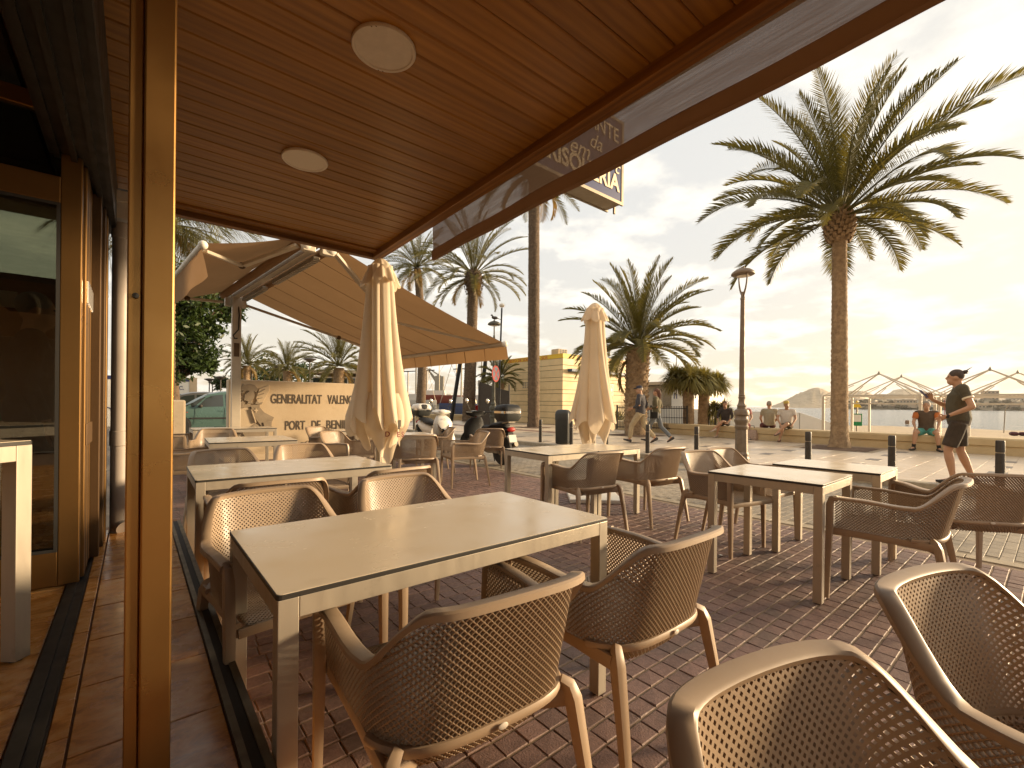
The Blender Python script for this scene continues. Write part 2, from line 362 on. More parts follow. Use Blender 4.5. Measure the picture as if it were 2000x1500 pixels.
m_bark = M('tree_bark', (0.16, 0.11, 0.07), 0.9, nz=(8, 0.6), bump=(20, 0.8, 0.04))
def leafmat(name, c, rnd, tr=0.35):
    m = M(name, c, 0.5, rnd=rnd, isl=rnd, spec=0.4); t = m.node_tree; n = t.nodes; l = t.links; b = n['Principled BSDF']
    s = n.new('ShaderNodeBsdfTranslucent'); s.inputs['Color'].default_value = (c[0]*1.9, c[1]*1.6, c[2]*.9, 1)
    mx = n.new('ShaderNodeMixShader'); mx.inputs[0].default_value = tr; l.new(b.outputs[0], mx.inputs[1]); l.new(s.outputs[0], mx.inputs[2]); l.new(mx.outputs[0], n['Material Output'].inputs['Surface']); return m
m_frond = leafmat('palm_leaf', (0.112, 0.105, 0.030), 0.3, .33)
m_frond_y = leafmat('palm_leaf_dry', (0.20, 0.14, 0.045), 0.25)
m_leaf = leafmat('broad_leaf', (0.036, 0.062, 0.013), 0.35, .22)
m_sword = leafmat('sword_leaf', (0.22, 0.205, 0.075), 0.3, .25)
m_water = M('sea_water', (0.10, 0.115, 0.11), 0.12, bump=(0.42, 1.0, 1.1), spec=0.6)
m_hill = M('dry_hill', (0.36, 0.27, 0.17), 0.95, nz=(0.02, 0.7, 10), bump=(0.05, 1.0, 6), c2=(0.20, 0.155, 0.09))
m_carpaint = M('teal_paint', (0.085, 0.15, 0.13), 0.28, 0.25, nz=(3, .08), extra=None)
m_darkglass = M('dark_glass', (0.03, 0.035, 0.03), 0.08, spec=.7)
m_chrome = M('chrome', (0.6, 0.55, 0.48), 0.18, 1.0)
m_skin = M('skin_tan', (0.48, 0.265, 0.155), 0.55, nz=(12, 0.15))
m_haze = None
# ============================================================ SETTING: ground
rnd = random.Random(7)
struct(MB().box(-120, 20.5, -70, 90, -0.6, -0.06), 'ground', m_ground)

def piece_variants(name, mat, lx, ly, n, jit=0.002, bev=0.004, depth=0.022, mb_only=False):
    """one paving piece, top at z=0, chamfered edges"""
    out = []
    for k in range(n):
        hx, hy = lx/2, ly/2
        t = [rnd.uniform(-jit, jit) for _ in range(4)]
        j = lambda: rnd.uniform(-0.0015, 0.0015)
        top = [(-hx+bev+j(), -hy+bev+j(), t[0]), (hx-bev+j(), -hy+bev+j(), t[1]), (hx-bev+j(), hy-bev+j(), t[2]), (-hx+bev+j(), hy-bev+j(), t[3])]
        mid = [(-hx, -hy, -bev), (hx, -hy, -bev), (hx, hy, -bev), (-hx, hy, -bev)]
        bot = [(p[0], p[1], -depth) for p in mid]
        fs = [(0,1,2,3)] + [(4+i, 4+(i+1)%4, (i+1)%4, i) for i in range(4)] + [(8+i, 8+(i+1)%4, 4+(i+1)%4, 4+i) for i in range(4)]
        out.append((top+mid+bot, fs))
    return out
def pave(parent, name, stuffname, mat, x0, x1, y0, y1, px, py, gx, gy, z, nobj, xmax=None, rowshift=0.0, skip=None, jit=0.002, depth=0.022, bev=0.004):
    var = piece_variants(name, mat, px-gx, py-gy, 8, jit, bev, depth)
    cells = []
    nx, ny = int((x1-x0)/px), int((y1-y0)/py)
    for j in range(ny):
        off = rnd.uniform(-1, 1)*0.012 + (rowshift*px if j % 2 else 0)
        Y = y0+(j+.5)*py
        lim = xmax(Y) if xmax else x1
        for i in range(nx):
            X = x0+(i+.5)*px+off
            if X+px/2 > lim or X - px/2 < x0 - .02: continue
            if skip and skip(X, Y): continue
            cells.append((X, Y, rnd.uniform(-.0015, .0015)*(jit/.002)))
    sc_ = []
    for c_ in cells:
        v = inview(c_[0], c_[1], z, 10)
        sc_.append((v[2] if v else 1e9, c_))
    sc_.sort(key=lambda q: q[0])
    near = [q[1] for q in sc_[:nobj] if q[0] < 1e8]; rest = [q[1] for q in sc_ if q[1] not in set(near)] if False else [q[1] for q in sc_[len(near):]]
    meshes = []
    for vs_, fs_ in var:
        me = bpy.data.meshes.new(name); me.from_pydata(vs_, [], fs_); me.materials.append(mat); meshes.append(me)
    for k, (X, Y, dz) in enumerate(near):
        link(name, meshes[rnd.randrange(8)], parent, (X, Y, z+dz), (0, 0, rnd.choice((0, math.pi))))
    V = []; F = []
    nv = len(var[0][0])
    A = [np.array(v[0]) for v in var]; FF = np.array([list(f) for f in var[0][1]])
    for k, (X, Y, dz) in enumerate(rest):
        V.append(A[rnd.randrange(8)] + (X, Y, z+dz)); F.append(FF + k*nv)
    if V:
        V = np.concatenate(V); F = np.concatenate(F)
        me = bpy.data.meshes.new(stuffname); me.from_pydata(V.tolist(), [], F.tolist()); me.materials.append(mat)
        link(stuffname, me, parent, kind='stuff')

terrace = struct(MB().box(0.2, 5.285, -4, 16, -0.05, -0.0042), 'terrace', m_mortar)
def manhole(X, Y): return 3.02 < X < 3.62 and 4.33 < Y < 4.93
pave(terrace, 'brick', 'bricks_beyond', m_brick, 0.28, 5.28, -1.2, 12.5, 0.1045, 0.0897, 0.005, 0.010, 0.0, 300, skip=manhole, jit=0.0014, bev=.003)
mh = MB().box(3.03, 3.61, 4.34, 4.92, -0.02, 0.0); part(mh, 'manhole_frame', m_steel, terrace)
mh = MB().box(3.06, 3.58, 4.37, 4.89, -0.018, 0.003)
for i in range(9):
    for j in range(9): mh.box(3.085+i*.054, 3.115+i*.054, 4.395+j*.054, 4.425+j*.054, 0.003, 0.006)
part(mh, 'manhole_cover', m_bollard, terrace)
strip = struct(MB().box(5.285, 5.425, -4, 40, -0.05, -0.012), 'edge_strip', m_pavejoint)
for k in range(60):
    y = -1.5 + k*0.5
    o = part(MB().box(5.29, 5.42, y+.004, y+.496, -0.02, 0.003+rnd.uniform(-.001, .001)), 'edging_stone', m_strip, strip, bevel=.003)
road = struct(MB().box(5.425, 9.2, -4, 80, -0.05, -0.004), 'road', m_pavejoint)
pave(road, 'paver', 'pavers_beyond', m_paver, 5.43, 9.2, -0.6, 24, 0.166, 0.083, 0.004, 0.006, 0.0, 300, rowshift=0.5, jit=.001, bev=.0025)
kerb = struct(MB().box(9.2, 9.38, -6, 80, -0.05, 0.08), 'kerb', m_slabjoint)
for k in range(60):
    y = -3 + k*0.8
    part(MB().box(9.19, 9.385, y+.003, y+.797, -0.03, 0.104), 'kerbstone', m_kerb, kerb, bevel=.012)
WALL = [(-9, 15.6), (1, 16.3), (6, 16.35), (9.3, 16.7), (15.2, 18.1)]
def wallx(Y):
    if Y > 15.2: return 18.6
    for (y0, x0), (y1, x1) in zip(WALL, WALL[1:]):
        if Y <= y1: return x0 + (x1-x0)*(Y-y0)/(y1-y0)
    return 18.1
ys = [-9 + i for i in range(25)]
pm = MB(); n_ = 0
for a, b in zip(ys, ys[1:]):
    pm.add([(9.385, a, .0975), (wallx(a), a, .0975), (wallx(b), b, .0975), (9.385, b, .0975)], [(0,1,2,3)])
pm.add([(9.385, 15, .0975), (20.4, 15.2, .0975), (20.4, 80, .0975), (9.385, 80, .0975)], [(0,1,2,3)])
prom = struct(pm, 'promenade', m_slabjoint)
PITS = [(15.05, 3.9, .75), (14.82, 10.43, .8), (15.3, 16.75, .7), (8.9+6.3, 27.0, .8)]
def inpit(X, Y):
    if any(abs(X-a) < q+.2 and abs(Y-b) < q+.2 for a, b, q in PITS): return True
    return 13.0 < X < 13.6 and Y > 12.2
pave(prom, 'paving_slab', 'slabs_beyond', m_slab, 9.39, 18.6, -3, 46, 0.4, 0.4, 0.005, 0.005, 0.1, 300, xmax=lambda Y: wallx(Y)-.02, skip=inpit, jit=0.0006, depth=.008, bev=.002)
bm_ = MB()
for k in range(90):
    y = 12.2 + k*.2
    for q in range(3): bm_.box(13.03+q*.19, 13.21+q*.19, y+.002, y+.198, .085, .1+rnd.uniform(-.001, .001))
part(bm_, 'terracotta_band', m_redpave, prom, kind='stuff')
for k in range(70):
    X, Y = 9.8 + (k % 5)*1.35 + (.6 if (k//5) % 2 else 0), -1.2 + (k//5)*1.9
    if X > wallx(Y)-.5 or inpit(X, Y): continue
    part(MB().box(X-.2, X+.2, Y-.12, Y+.12, .095, .1045), 'inlay_tile', m_inlay, prom)
for a, b, q in PITS:
    mb = MB(); n = 10
    for i in range(n):
        for j in range(n): pass
    vs_ = [(a-q+2*q*i/n, b-q+2*q*j/n, .095+ .05*max(0, 1-math.hypot(i-n/2, j-n/2)/(n/2))+rnd.uniform(0, .02)) for i in range(n+1) for j in range(n+1)]
    fs_ = [(i*(n+1)+j, (i+1)*(n+1)+j, (i+1)*(n+1)+j+1, i*(n+1)+j+1) for i in range(n) for j in range(n)]
    part(mb.add(vs_, fs_), 'tree_pit', m_earth, prom, 60)
# seat wall
def wall_run(pts, name, label, mat, h=0.42, th=0.52, parent=None):
    mb = MB(); rings = []
    for i, (y, x) in enumerate(pts):
        a, b = pts[max(i-1, 0)], pts[min(i+1, len(pts)-1)]
        d = Vector((b[1]-a[1], b[0]-a[0], 0)).normalized(); nrm = Vector((-d.y, d.x, 0))   # towards the road
        prof = [(0.0, 0), (0.0, h*.42), (.012, h*.45), (.012, h*.50), (-.035, h*.55), (-.045, h*.9), (-.02, h*.98), (.05, h), (th-.05, h), (th, h*.93), (th, 0)]
        rings.append([Vector((x, y, .06)) - nrm*q + Vector((0, 0, z_ + .04)) for q, z_ in prof])
    mb.loft(rings, True)
    return part(mb, name, mat, parent, 35)
dense = []
for k in range(49):
    Y = -9 + k*.5
    dense.append((Y, wallx(min(Y, 15.19))))
sw = wall_run(dense, 'seat_wall', '', m_wallplaster); sw['label'] = 'long low cream seat wall with rounded edge along the beach'; sw['category'] = 'wall'
L0, L1 = onz(800, 820, .1), onz(968, 822, .1)
sw2 = wall_run([(L1.y, L1.x), (L0.y, L0.x)], 'seat_wall', '', m_wallplaster); sw2['label'] = 'short far seat wall behind the scooters by the harbour'; sw2['category'] = 'wall'

# beach, sea
bv = []; nX, nY = 60, 50
for i in range(nX+1):
    for j in range(nY+1):
        Y = -60 + 75.5*j/nY
        x0 = wallx(Y)+.3 if Y > -9 else 15.9
        X = x0 + (95-x0)*(i/nX)**1.5
        z = -0.12 - .5*max(0, (X-16)/45)**1.1 + .05*math.sin(X*.9+Y*.5)*math.sin(Y*.6-X*.2) - max(0, (Y-10)/6)*.03
        bv.append((X, Y, z))
bf = [(i*(nY+1)+j, (i+1)*(nY+1)+j, (i+1)*(nY+1)+j+1, i*(nY+1)+j+1) for i in range(nX) for j in range(nY)]
struct(MB().add(bv, bf), 'beach', m_sand, 60)
struct(MB().add([(20.3, -9000, -.6), (9000, -9000, -.6), (9000, 9000, -.6), (-9000, 9000, -.6), (-9000, 89, -.6), (20.3, 89, -.6)], [(0,1,2,3,4,5)]), 'sea', m_water)

# ============================================================ RESTAURANT BUILDING
FZ = 0.338
bld = thing('restaurant_building', 'dark glazed restaurant front with orange marble floor at the left', 'building', (0, 0, 0))
# floor slab + marble tiles
part(MB().box(-7, 0.255, -5, 4.30, -0.3, FZ-.006), 'floor_slab', m_grout, bld)
TX = [-3.85, -3.25, -2.65, -2.05, -1.45, -.85, -.245]
def tile(x0, x1, y0, y1): part(MB().box(x0+.003, x1-.003, y0+.003, y1-.003, FZ-.03, FZ+rnd.uniform(-.0006, .0006)), 'floor_tile', m_marble, bld, bevel=.002)
for j in range(20):
    y0 = -2.75 + j*.36
    if y0 + .36 > 4.3: continue
    tile(-.172, -.125, y0+.1, y0+.46); tile(-.125, 0.206, y0, y0+.36)
    for a, b in zip(TX, TX[1:]): tile(a, b, y0, y0+.36)
mbt = MB().box(-.243, -.172, -4.9, 4.05, FZ-.05, FZ-.004).box(-.240, -.206, -4.9, 4.05, FZ-.004, FZ+.010).box(-.181, -.176, -4.9, 4.05, FZ-.004, FZ+.004)
part(mbt, 'floor_track', m_black, bld)
part(MB().box(.208, .226, -4.9, 4.18, FZ-.02, FZ+.006), 'threshold_strip', m_railalu, bld)
part(MB().box(.226, .252, -4.9, 4.18, FZ-.02, FZ+.002), 'threshold_groove', m_rubber, bld)
part(MB().box(.252, .272, -4.9, 4.18, FZ-.02, FZ+.007), 'threshold_strip', m_railalu, bld)
part(MB().box(.256, .268, -5, 4.30, -.02, FZ-.02), 'step_riser', m_marble, bld)
# walls, interior, upper floors
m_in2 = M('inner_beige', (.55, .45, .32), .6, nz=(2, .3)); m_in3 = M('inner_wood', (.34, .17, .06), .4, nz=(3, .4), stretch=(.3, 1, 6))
WX0, WX1, WZ0, WZ1 = -2.5, -.36, 2.02, 2.5
part(MB().box(-7.2, WX0, 4.30, 4.55, 0, 3.2).box(WX1, -.33, 4.30, 4.55, 0, 3.2).box(WX0, WX1, 4.30, 4.55, 0, WZ0).box(WX0, WX1, 4.30, 4.55, WZ1, 3.2), 'side_wall', m_facade, bld)
part(MB().box(-7.2, -7.0, -5, 4.30, 0, 1.2).box(-7.2, -7.0, -5, 4.30, 2.6, 3.2).box(-7.2, -7.0, -5, -4, 1.2, 2.6).box(-7.2, -7.0, 3.4, 4.30, 1.2, 2.6).box(-7.2, -7.0, -.4, .1, 1.2, 2.6), 'back_wall', m_interior, bld)  # unseen wall; window openings added to let sky light into the room
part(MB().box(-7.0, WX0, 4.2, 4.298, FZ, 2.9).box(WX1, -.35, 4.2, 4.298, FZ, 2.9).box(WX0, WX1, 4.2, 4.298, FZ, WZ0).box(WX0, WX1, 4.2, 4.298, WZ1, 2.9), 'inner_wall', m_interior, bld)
part(MB().box(WX0, WX1, 4.28, 4.286, WZ0, WZ1), 'added_window_pane', thin_glass('frosted_pane', (.6, .6, .52)), bld)  # window added so bright sky shows through the door glass
part(MB().box(-2.6, -.40, 4.165, 4.199, 1.62, 1.975), 'wood_panel', m_in3, bld)
part(MB().box(-1.08, -.95, 3.95, 4.16, FZ, 2.7), 'inner_column', m_black, bld); part(MB().box(-2.6, -.40, 4.16, 4.199, 1.10, 1.14), 'green_ledge', m_green, bld)
for x_ in (-.62, -.78): part(MB().box(x_-.055, x_+.055, 4.155, 4.164, 1.80, 1.90), 'notice', m_white, bld)
part(MB().box(-7.0, -.35, -5.2, -5.0, FZ, 2.9), 'inner_wall', m_in2, bld)
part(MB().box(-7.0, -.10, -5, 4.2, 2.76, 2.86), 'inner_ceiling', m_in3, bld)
part(MB().box(-7.2, -.02, -6, 4.55, 3.2, 16), 'upper_storeys', m_facade, bld)
part(MB().box(-.32, -.10, -5, 4.28, 2.40, 2.758), 'header_box', m_black, bld, bevel=.006)
for xx, zz in ((-.30, 2.385), (-.24, 2.375), (-.17, 2.385), (-.125, 2.39)):
    part(MB().box(xx, xx+.022, -5, 4.26, zz, 2.40), 'header_rail', m_black, bld)
part(MB().box(-1.6, -.42, -5, 4.1, 2.70, 2.757), 'shutter_box', m_black, bld)
part(MB().tube([(-1.7, 1.55, 2.66), (-.62, 1.62, 2.66), (-.56, 1.63, 2.70)], .014, 8), 'conduit', m_pvc, bld, 40)
for x_, y_ in ((-1.2, -1.0), (-2.2, -1.0), (-1.2, -3.0), (-2.2, -3.0)): part(MB().lathe([(0, -.012), (.13, -.012), (.14, 0), (0, .001)], 24, (x_, y_, 2.759)), 'indoor_lamp', m_panelwhite, bld, 40)
# glazed folding leaf, open at right angles to the front
YD = 3.04
leaf = part(MB().box(-.275, -.200, YD, YD+.05, FZ+.005, 2.66), 'door_frame', m_bronze_door, bld, bevel=.004)
fr = MB().box(-1.25, -.2755, YD+.001, YD+.049, FZ+.006, FZ+.175); part(fr, 'bottom_rail', m_bronze_door, leaf, bevel=.004)
part(MB().box(-1.25, -.2755, YD+.001, YD+.049, 2.165, 2.29), 'middle_rail', m_bronze_door, leaf, bevel=.004)
part(MB().box(-1.25, -.2755, YD+.001, YD+.049, 2.58, 2.66), 'top_rail', m_bronze_door, leaf, bevel=.004)
part(MB().box(-1.325, -1.25, YD, YD+.05, FZ+.005, 2.66), 'door_stile', m_bronze_door, leaf, bevel=.004)
part(MB().box(-1.25, -.276, YD+.022, YD+.028, FZ+.17, 2.17), 'glass_pane', m_glass, leaf)
part(MB().box(-1.25, -.276, YD+.022, YD+.028, 2.285, 2.585), 'transom_pane', m_winglass, leaf)
gk = MB()
for a, b in ((FZ+.168, FZ+.182), (2.152, 2.166)): gk.box(-1.25, -.276, YD-.001, YD+.012, a, b)
gk.box(-.289, -.2755, YD-.002, YD+.012, FZ+.17, 2.165); part(gk, 'gasket', m_rubber, leaf)
for k in range(5):
    y = YD + .09 + k*.075
    p = part(MB().box(-.262, -.188, y, y+.045, FZ+.005, 2.40), 'door_frame', m_bronze_dk if k % 2 else m_bronze_door, bld, bevel=.005)
    for z in (1.0, 1.72): part(MB().tube([(-.186, y+.022, z), (-.186, y+.022, z+.11)], .008, 8), 'hinge', m_chrome if z > 1.5 else m_bronze_dk, p, 40)
for k, (y0, y1, x0, x1, mm) in enumerate(((3.50, 3.56, -.25, -.15, m_bronze_dk), (3.60, 3.66, -.24, -.16, m_black), (3.72, 3.80, -.25, -.14, m_bronze_dk), (3.86, 3.98, -.24, -.135, m_bronze_door), (4.0, 4.28, -.33, -.145, m_black))):
    part(MB().box(x0, x1, y0, y1, FZ, 2.40), 'jamb_profile', mm, bld, bevel=.004)
for z in (.78, 1.12, 1.9): part(MB().ell((-.137, 3.92, z), (.006, .012, .012)), 'screw', m_chrome, bld, 40)
# bronze pillar in the foreground
pil = thing('bronze_pillar', 'square bronze metal pillar in the foreground at the left', 'pillar', (0, 0, 0))
part(MB().box(0.012, 0.070, 1.30, 1.40, FZ+.001, 2.728), 'post', m_bronze, pil, bevel=.004)
part(MB().box(-0.014, 0.0115, 1.31, 1.39, FZ+.001, 2.728), 'side_channel', m_bronze, pil, bevel=.003)
part(MB().lathe([(.0, 0), (.006, 0), (.006, .004), (0, .005)], 12), 'screw', m_black, pil, 40, loc=(0.001, 1.306, 1.46), rot=(R(90), 0, 0))
# downpipe
dp = thing('downpipe', 'grey plastic rain pipe in the corner behind the pillar', 'pipe', (-.075, 4.10, 0))
part(MB().lathe([(.048, FZ), (.048, 2.42)], 20), 'pipe', m_pvc, dp, 40)
for z in (.92, 2.33): part(MB().lathe([(.0485, 0), (.053, .005), (.053, .10), (.0485, .105)], 20, (0, 0, z)), 'collar', m_pvc, dp, 40)
part(MB().tube([(0, 0, FZ+.1), (0, -.005, FZ+.05), (0.03, -.06, FZ+.03)], .047, 14), 'outlet', m_pvc, dp, 60)
part(MB().box(-.05, .055, -.045, .05, 2.46, 2.60).box(-.04, .065, -.07, .06, 2.57, 2.64), 'junction_box', m_whiteplastic, dp, bevel=.004)

# ============================================================ CANOPY
CZ = 2.73; YE = 4.42; XE = 1.815
cano = thing('canopy', 'wood clad canopy ceiling over the terrace tables', 'canopy', (0, 0, 0))
pw = 0.124
pmesh = []
for k in range(4):
    L = XE + .12
    mb = MB(); pr = [(-pw/2+.0015, .012), (-pw/2+.0015, 0.006), (-pw/2+.007, 0), (pw/2-.007, 0), (pw/2-.0015, .006), (pw/2-.0015, .012)]
    mb.loft([[(x, y, z) for y, z in pr] for x in (-L/2, L/2)], True)
    pmesh.append(mb.mesh('plank', m_plank))
for j in range(58):
    y = YE - .16 - (j+.5)*pw
    link('plank', pmesh[j % 4], cano, ((XE-.12)/2, y, CZ + rnd.uniform(-.0008, .0008)))
part(MB().box(-.12, XE+.1, -3, YE, CZ+.0125, 3.19), 'canopy_core', m_black, cano)
def beam(a, b, w_, h_, name='beam'):
    a, b = Vector(a), Vector(b); d = b - a
    o = part(MB().box(-d.length/2, d.length/2, -w_/2, w_/2, -h_/2, h_/2), name, m_beam, cano, bevel=.004)
    o.location = (a+b)/2; o.rotation_euler = (0, 0, math.atan2(d.y, d.x)); return o
beam((XE+.028-.19, -2.95, CZ-.012), (XE+.028, YE-.005, CZ-.012), .055, .09)
beam((XE+.076-.19, -2.95, CZ+.03), (XE+.076, YE+.02, CZ+.03), .038, .16)
beam((.02, YE-.11, CZ-.003), (XE, YE-.11, CZ-.003), .10, .03)
beam((.02, YE-.028, CZ-.012), (XE, YE-.028, CZ-.012), .055, .09)
beam((.02, YE+.02, CZ+.03), (XE+.1, YE+.02, CZ+.03), .038, .16)
part(MB().box(-.02, XE+.14, -3, YE+.06, 3.19, 3.24), 'roof_sheet', m_facade, cano)
for i, (y, lab) in enumerate(((1.83, 'large round flush ceiling lamp nearer the camera, upper one of the two'), (2.985, 'round flush ceiling lamp farther away, closer to the bronze pillar'))):
    cl_ = thing('ceiling_light', lab, 'ceiling lamp', (.80, y, CZ), 0, 'round ceiling lamps under the canopy')
    part(MB().lathe([(.118, -.001), (.130, -.001), (.132, -.010), (.128, -.016), (.118, -.016), (.115, -.012)], 48), 'rim', m_whiteplastic if i == 0 else m_panelwhite, cl_, 50)
    part(MB().lathe([(0, -.010), (.1165, -.010), (.1165, -.002), (0, -.002)], 48, caps=False), 'diffuser', m_panelwhite, cl_, 50)
    if i == 0:
        for a in (1.2, 1.35, 3.9, 4.05): part(MB().ell((.125*math.cos(a), .125*math.sin(a), -.0165), (.004, .002, .0015), 6, 4), 'clip', m_bronze_dk, cl_)
# mesh valance hanging outside the beam
def meshcloth(name, c, open_):
    m = M(name, c, .8); t = m.node_tree; n = t.nodes; l = t.links; b = n['Principled BSDF']
    tr = n.new('ShaderNodeBsdfTranslucent'); tr.inputs['Color'].default_value = (*c, 1)
    tp = n.new('ShaderNodeBsdfTransparent')
    tcn = n.new('ShaderNodeTexCoord'); wv = []
    for d in ('Y', 'Z'):
        x = n.new('ShaderNodeTexWave'); x.bands_direction = d; x.inputs['Scale'].default_value = 75; x.inputs['Distortion'].default_value = .6; l.new(tcn.outputs['Object'], x.inputs[0]); wv.append(x.outputs['Fac'])
    nz_ = n.new('ShaderNodeTexNoise'); nz_.inputs['Scale'].default_value = 60; nz_.inputs['Detail'].default_value = 3
    mpn = n.new('ShaderNodeMapping'); mpn.inputs['Scale'].default_value = (1, .05, 1.6); l.new(tcn.outputs['Object'], mpn.inputs[0]); l.new(mpn.outputs[0], nz_.inputs[0])
    mn = n.new('ShaderNodeMath'); mn.operation = 'MULTIPLY'; l.new(wv[0], mn.inputs[0]); l.new(wv[1], mn.inputs[1])
    mr = n.new('ShaderNodeMapRange'); l.new(mn.outputs[0], mr.inputs[0]); mr.inputs[3].default_value = open_*.45; mr.inputs[4].default_value = open_*1.6
    ml = n.new('ShaderNodeMath'); ml.operation = 'MULTIPLY'; l.new(mr.outputs[0], ml.inputs[0])
    m2 = n.new('ShaderNodeMapRange'); l.new(nz_.outputs['Fac'], m2.inputs[0]); m2.inputs[1].default_value = .35; m2.inputs[2].default_value = .65; m2.inputs[3].default_value = .7; m2.inputs[4].default_value = 1.3
    l.new(m2.outputs[0], ml.inputs[1])
    a = n.new('ShaderNodeMixShader'); a.inputs[0].default_value = .10; l.new(b.outputs[0], a.inputs[1]); l.new(tr.outputs[0], a.inputs[2])
    e = n.new('ShaderNodeMixShader'); l.new(ml.outputs[0], e.inputs[0]); l.new(a.outputs[0], e.inputs[1]); l.new(tp.outputs[0], e.inputs[2])
    l.new(e.outputs[0], n['Material Output'].inputs['Surface']); return m
m_mesh = meshcloth('valance_mesh', (0.17, 0.12, 0.09), .10)
m_hem = translucent('valance_hem', (0.25, 0.165, 0.105), .42, nz=(4, .4), weave=(200, .3, .002))
val = thing('mesh_valance', 'brown see-through mesh valance hanging along the outer canopy beam', 'awning', (0, 0, 0))
XV = XE + .125
rows = []
NV = 60
for i in range(NV+1):
    y = -2.9 + (3.42+2.9)*i/NV
    rows.append([(XV - .027*(3.42-y) + .008*math.sin(y*2.3+z*5) + (.004 if z < 2.56 else 0), y, z) for z in (2.90, 2.80, 2.70, 2.60, 2.545)])
part(MB().loft(rows, False, closed=False), 'mesh_panel', m_mesh, val, 80)
rows = []
for i in range(NV+1):
    y = -2.9 + (3.42+2.9)*i/NV
    rows.append([(XV - .027*(3.42-y) + .008*math.sin(y*2.3+z*5) + dx, y, z+.004*math.sin(y*7)) for z, dx in ((2.547, .0), (2.53, .018), (2.47, .022), (2.448, .008), (2.458, -.012), (2.53, -.010))])
part(MB().loft(rows, True), 'hem_pocket', m_hem, val, 50)

# blue hanging sign beyond the valance
sg = thing('hanging_sign', 'blue restaurant sign with cream letters, half hidden behind the mesh valance', 'sign', (0, 2.8, 0))
SX0, SX1, SZ0, SZ1 = 2.0, 3.74, 3.22, 4.05
part(MB().box(SX0+.02, SX1-.02, .002, .20, SZ0+.02, SZ1-.02), 'sign_box', m_signblue, sg)
fm = MB()
for y0 in (-.004, .185):
    fm.box(SX0, SX1, y0, y0+.02, SZ0, SZ0+.03).box(SX0, SX1, y0, y0+.02, SZ1-.03, SZ1).box(SX0, SX0+.03, y0, y0+.02, SZ0+.031, SZ1-.031).box(SX1-.03, SX1, y0, y0+.02, SZ0+.031, SZ1-.031)
part(fm, 'sign_frame', m_steel, sg)
part(MB().box(SX0+.03, SX1-.03, .017, .184, SZ0+.006, SZ0+.0195), 'bottom_panel', m_steel, sg)
part(MB().bar((SX1-.01, .1, SZ0-.05), (SX1-.01, .1, SZ1), .02, .02), 'bracket', m_steel, sg)
rs = (R(90), 0, 0)
text('RESTAURANTE', .20, m_cream, (SX1-.08, -.002, SZ1-.24), rs, sg, .003, align='RIGHT', sx=.9)
text('da', .20, m_cream, (SX1-.34, -.002, SZ1-.42), rs, sg, .003, align='RIGHT', shear=.35)
text('em', .22, m_cream, (SX1-.52, -.002, SZ1-.56), rs, sg, .003, align='RIGHT', shear=.35)
text('c', .17, m_cream, (SX1-.07, -.002, SZ1-.54), rs, sg, .003, align='RIGHT', shear=.35)
text('MARISQUERIA', .22, m_cream, (SX1-.07, -.002, SZ0+.12), rs, sg, .003, align='RIGHT', sx=.92, bold=.006)
part(MB().bar((1.9, .1, SZ1-.1), (SX0, .1, SZ1-.1), .05, .05).bar((1.9, .1, SZ0+.15), (SX0, .1, SZ0+.15), .05, .05), 'bracket_arm', m_steel, sg)

for k, (px, py, lab) in enumerate(((1408, 1084, 'white paper scrap on the bricks behind the second near chair'), (1180, 907, 'tiny white scrap on the road near the far umbrella'), (1735, 1150, 'pale scrap on the bricks left of the right cut-off chair'))):
    q = onz(px, py, .004); ob = part(MB().obox((0, 0, 0), (.035, .02, .003), Euler((.15, .1, k)).to_matrix()), 'paper_scrap', m_white, None); ob.location = q; ob['label'] = lab; ob['category'] = 'litter'
# ============================================================ FAR DOUBLE AWNING
PB = at(462, 582, 8.8); PX, PY = PB.x, PB.y
rd = Vector((math.sin(R(4.6)), -math.cos(R(4.6)), 0))     # ridge runs from the post back towards us
e1 = Vector((math.cos(R(4.6)), math.sin(R(4.6)), 0))      # right, downhill side
RZ = 3.20; RL = 3.95
aw = thing('double_awning', 'tan two sided folding awning on a pale post in front of the lettered wall', 'awning', (PX, PY, 0))
def A_(r, e, z): return rd*r + e1*e + Vector((0, 0, z))
part(MB().bar(A_(0, 0, 0), A_(0, 0, RZ+.05), .15, .13, up=(0,1,0)), 'post', m_awnframe, aw, bevel=.004)
part(MB().box(-.16, .16, -.16, .16, 0, .02), 'base_plate', m_awnframe, aw)
part(MB().box(-.045, .045, -.072, -.0655, 2.10, 2.36), 'notice', m_bronze_dk, aw)
part(MB().tube([A_(.05, .02, 3.1), A_(.09, .03, 2.9), A_(.09, .02, 2.62), A_(.10, -.07, 2.50), A_(.10, -.05, 2.44), A_(.09, 0, 2.45)], .012, 8), 'cable', m_rubber, aw, 60)
part(MB().bar(A_(-.1, 0, RZ+.13), A_(RL+.2, 0, RZ+.13), .12, .08), 'ridge_beam', m_awnframe, aw)
tb = MB().tube([A_(-.25, -.17, RZ+.1), A_(RL, -.17, RZ+.1)], .065, 14); part(tb, 'roller_tube', m_awning, aw, 50)
tb = MB().tube([A_(-.25, .19, RZ+.1), A_(RL, .19, RZ+.1)], .06, 14); part(tb, 'roller_tube', m_awning, aw, 50)
part(MB().bar(A_(-.2, -.02, RZ+.06), A_(RL-.1, -.02, RZ+.06), .10, .05), 'square_bar', m_awnframe, aw)
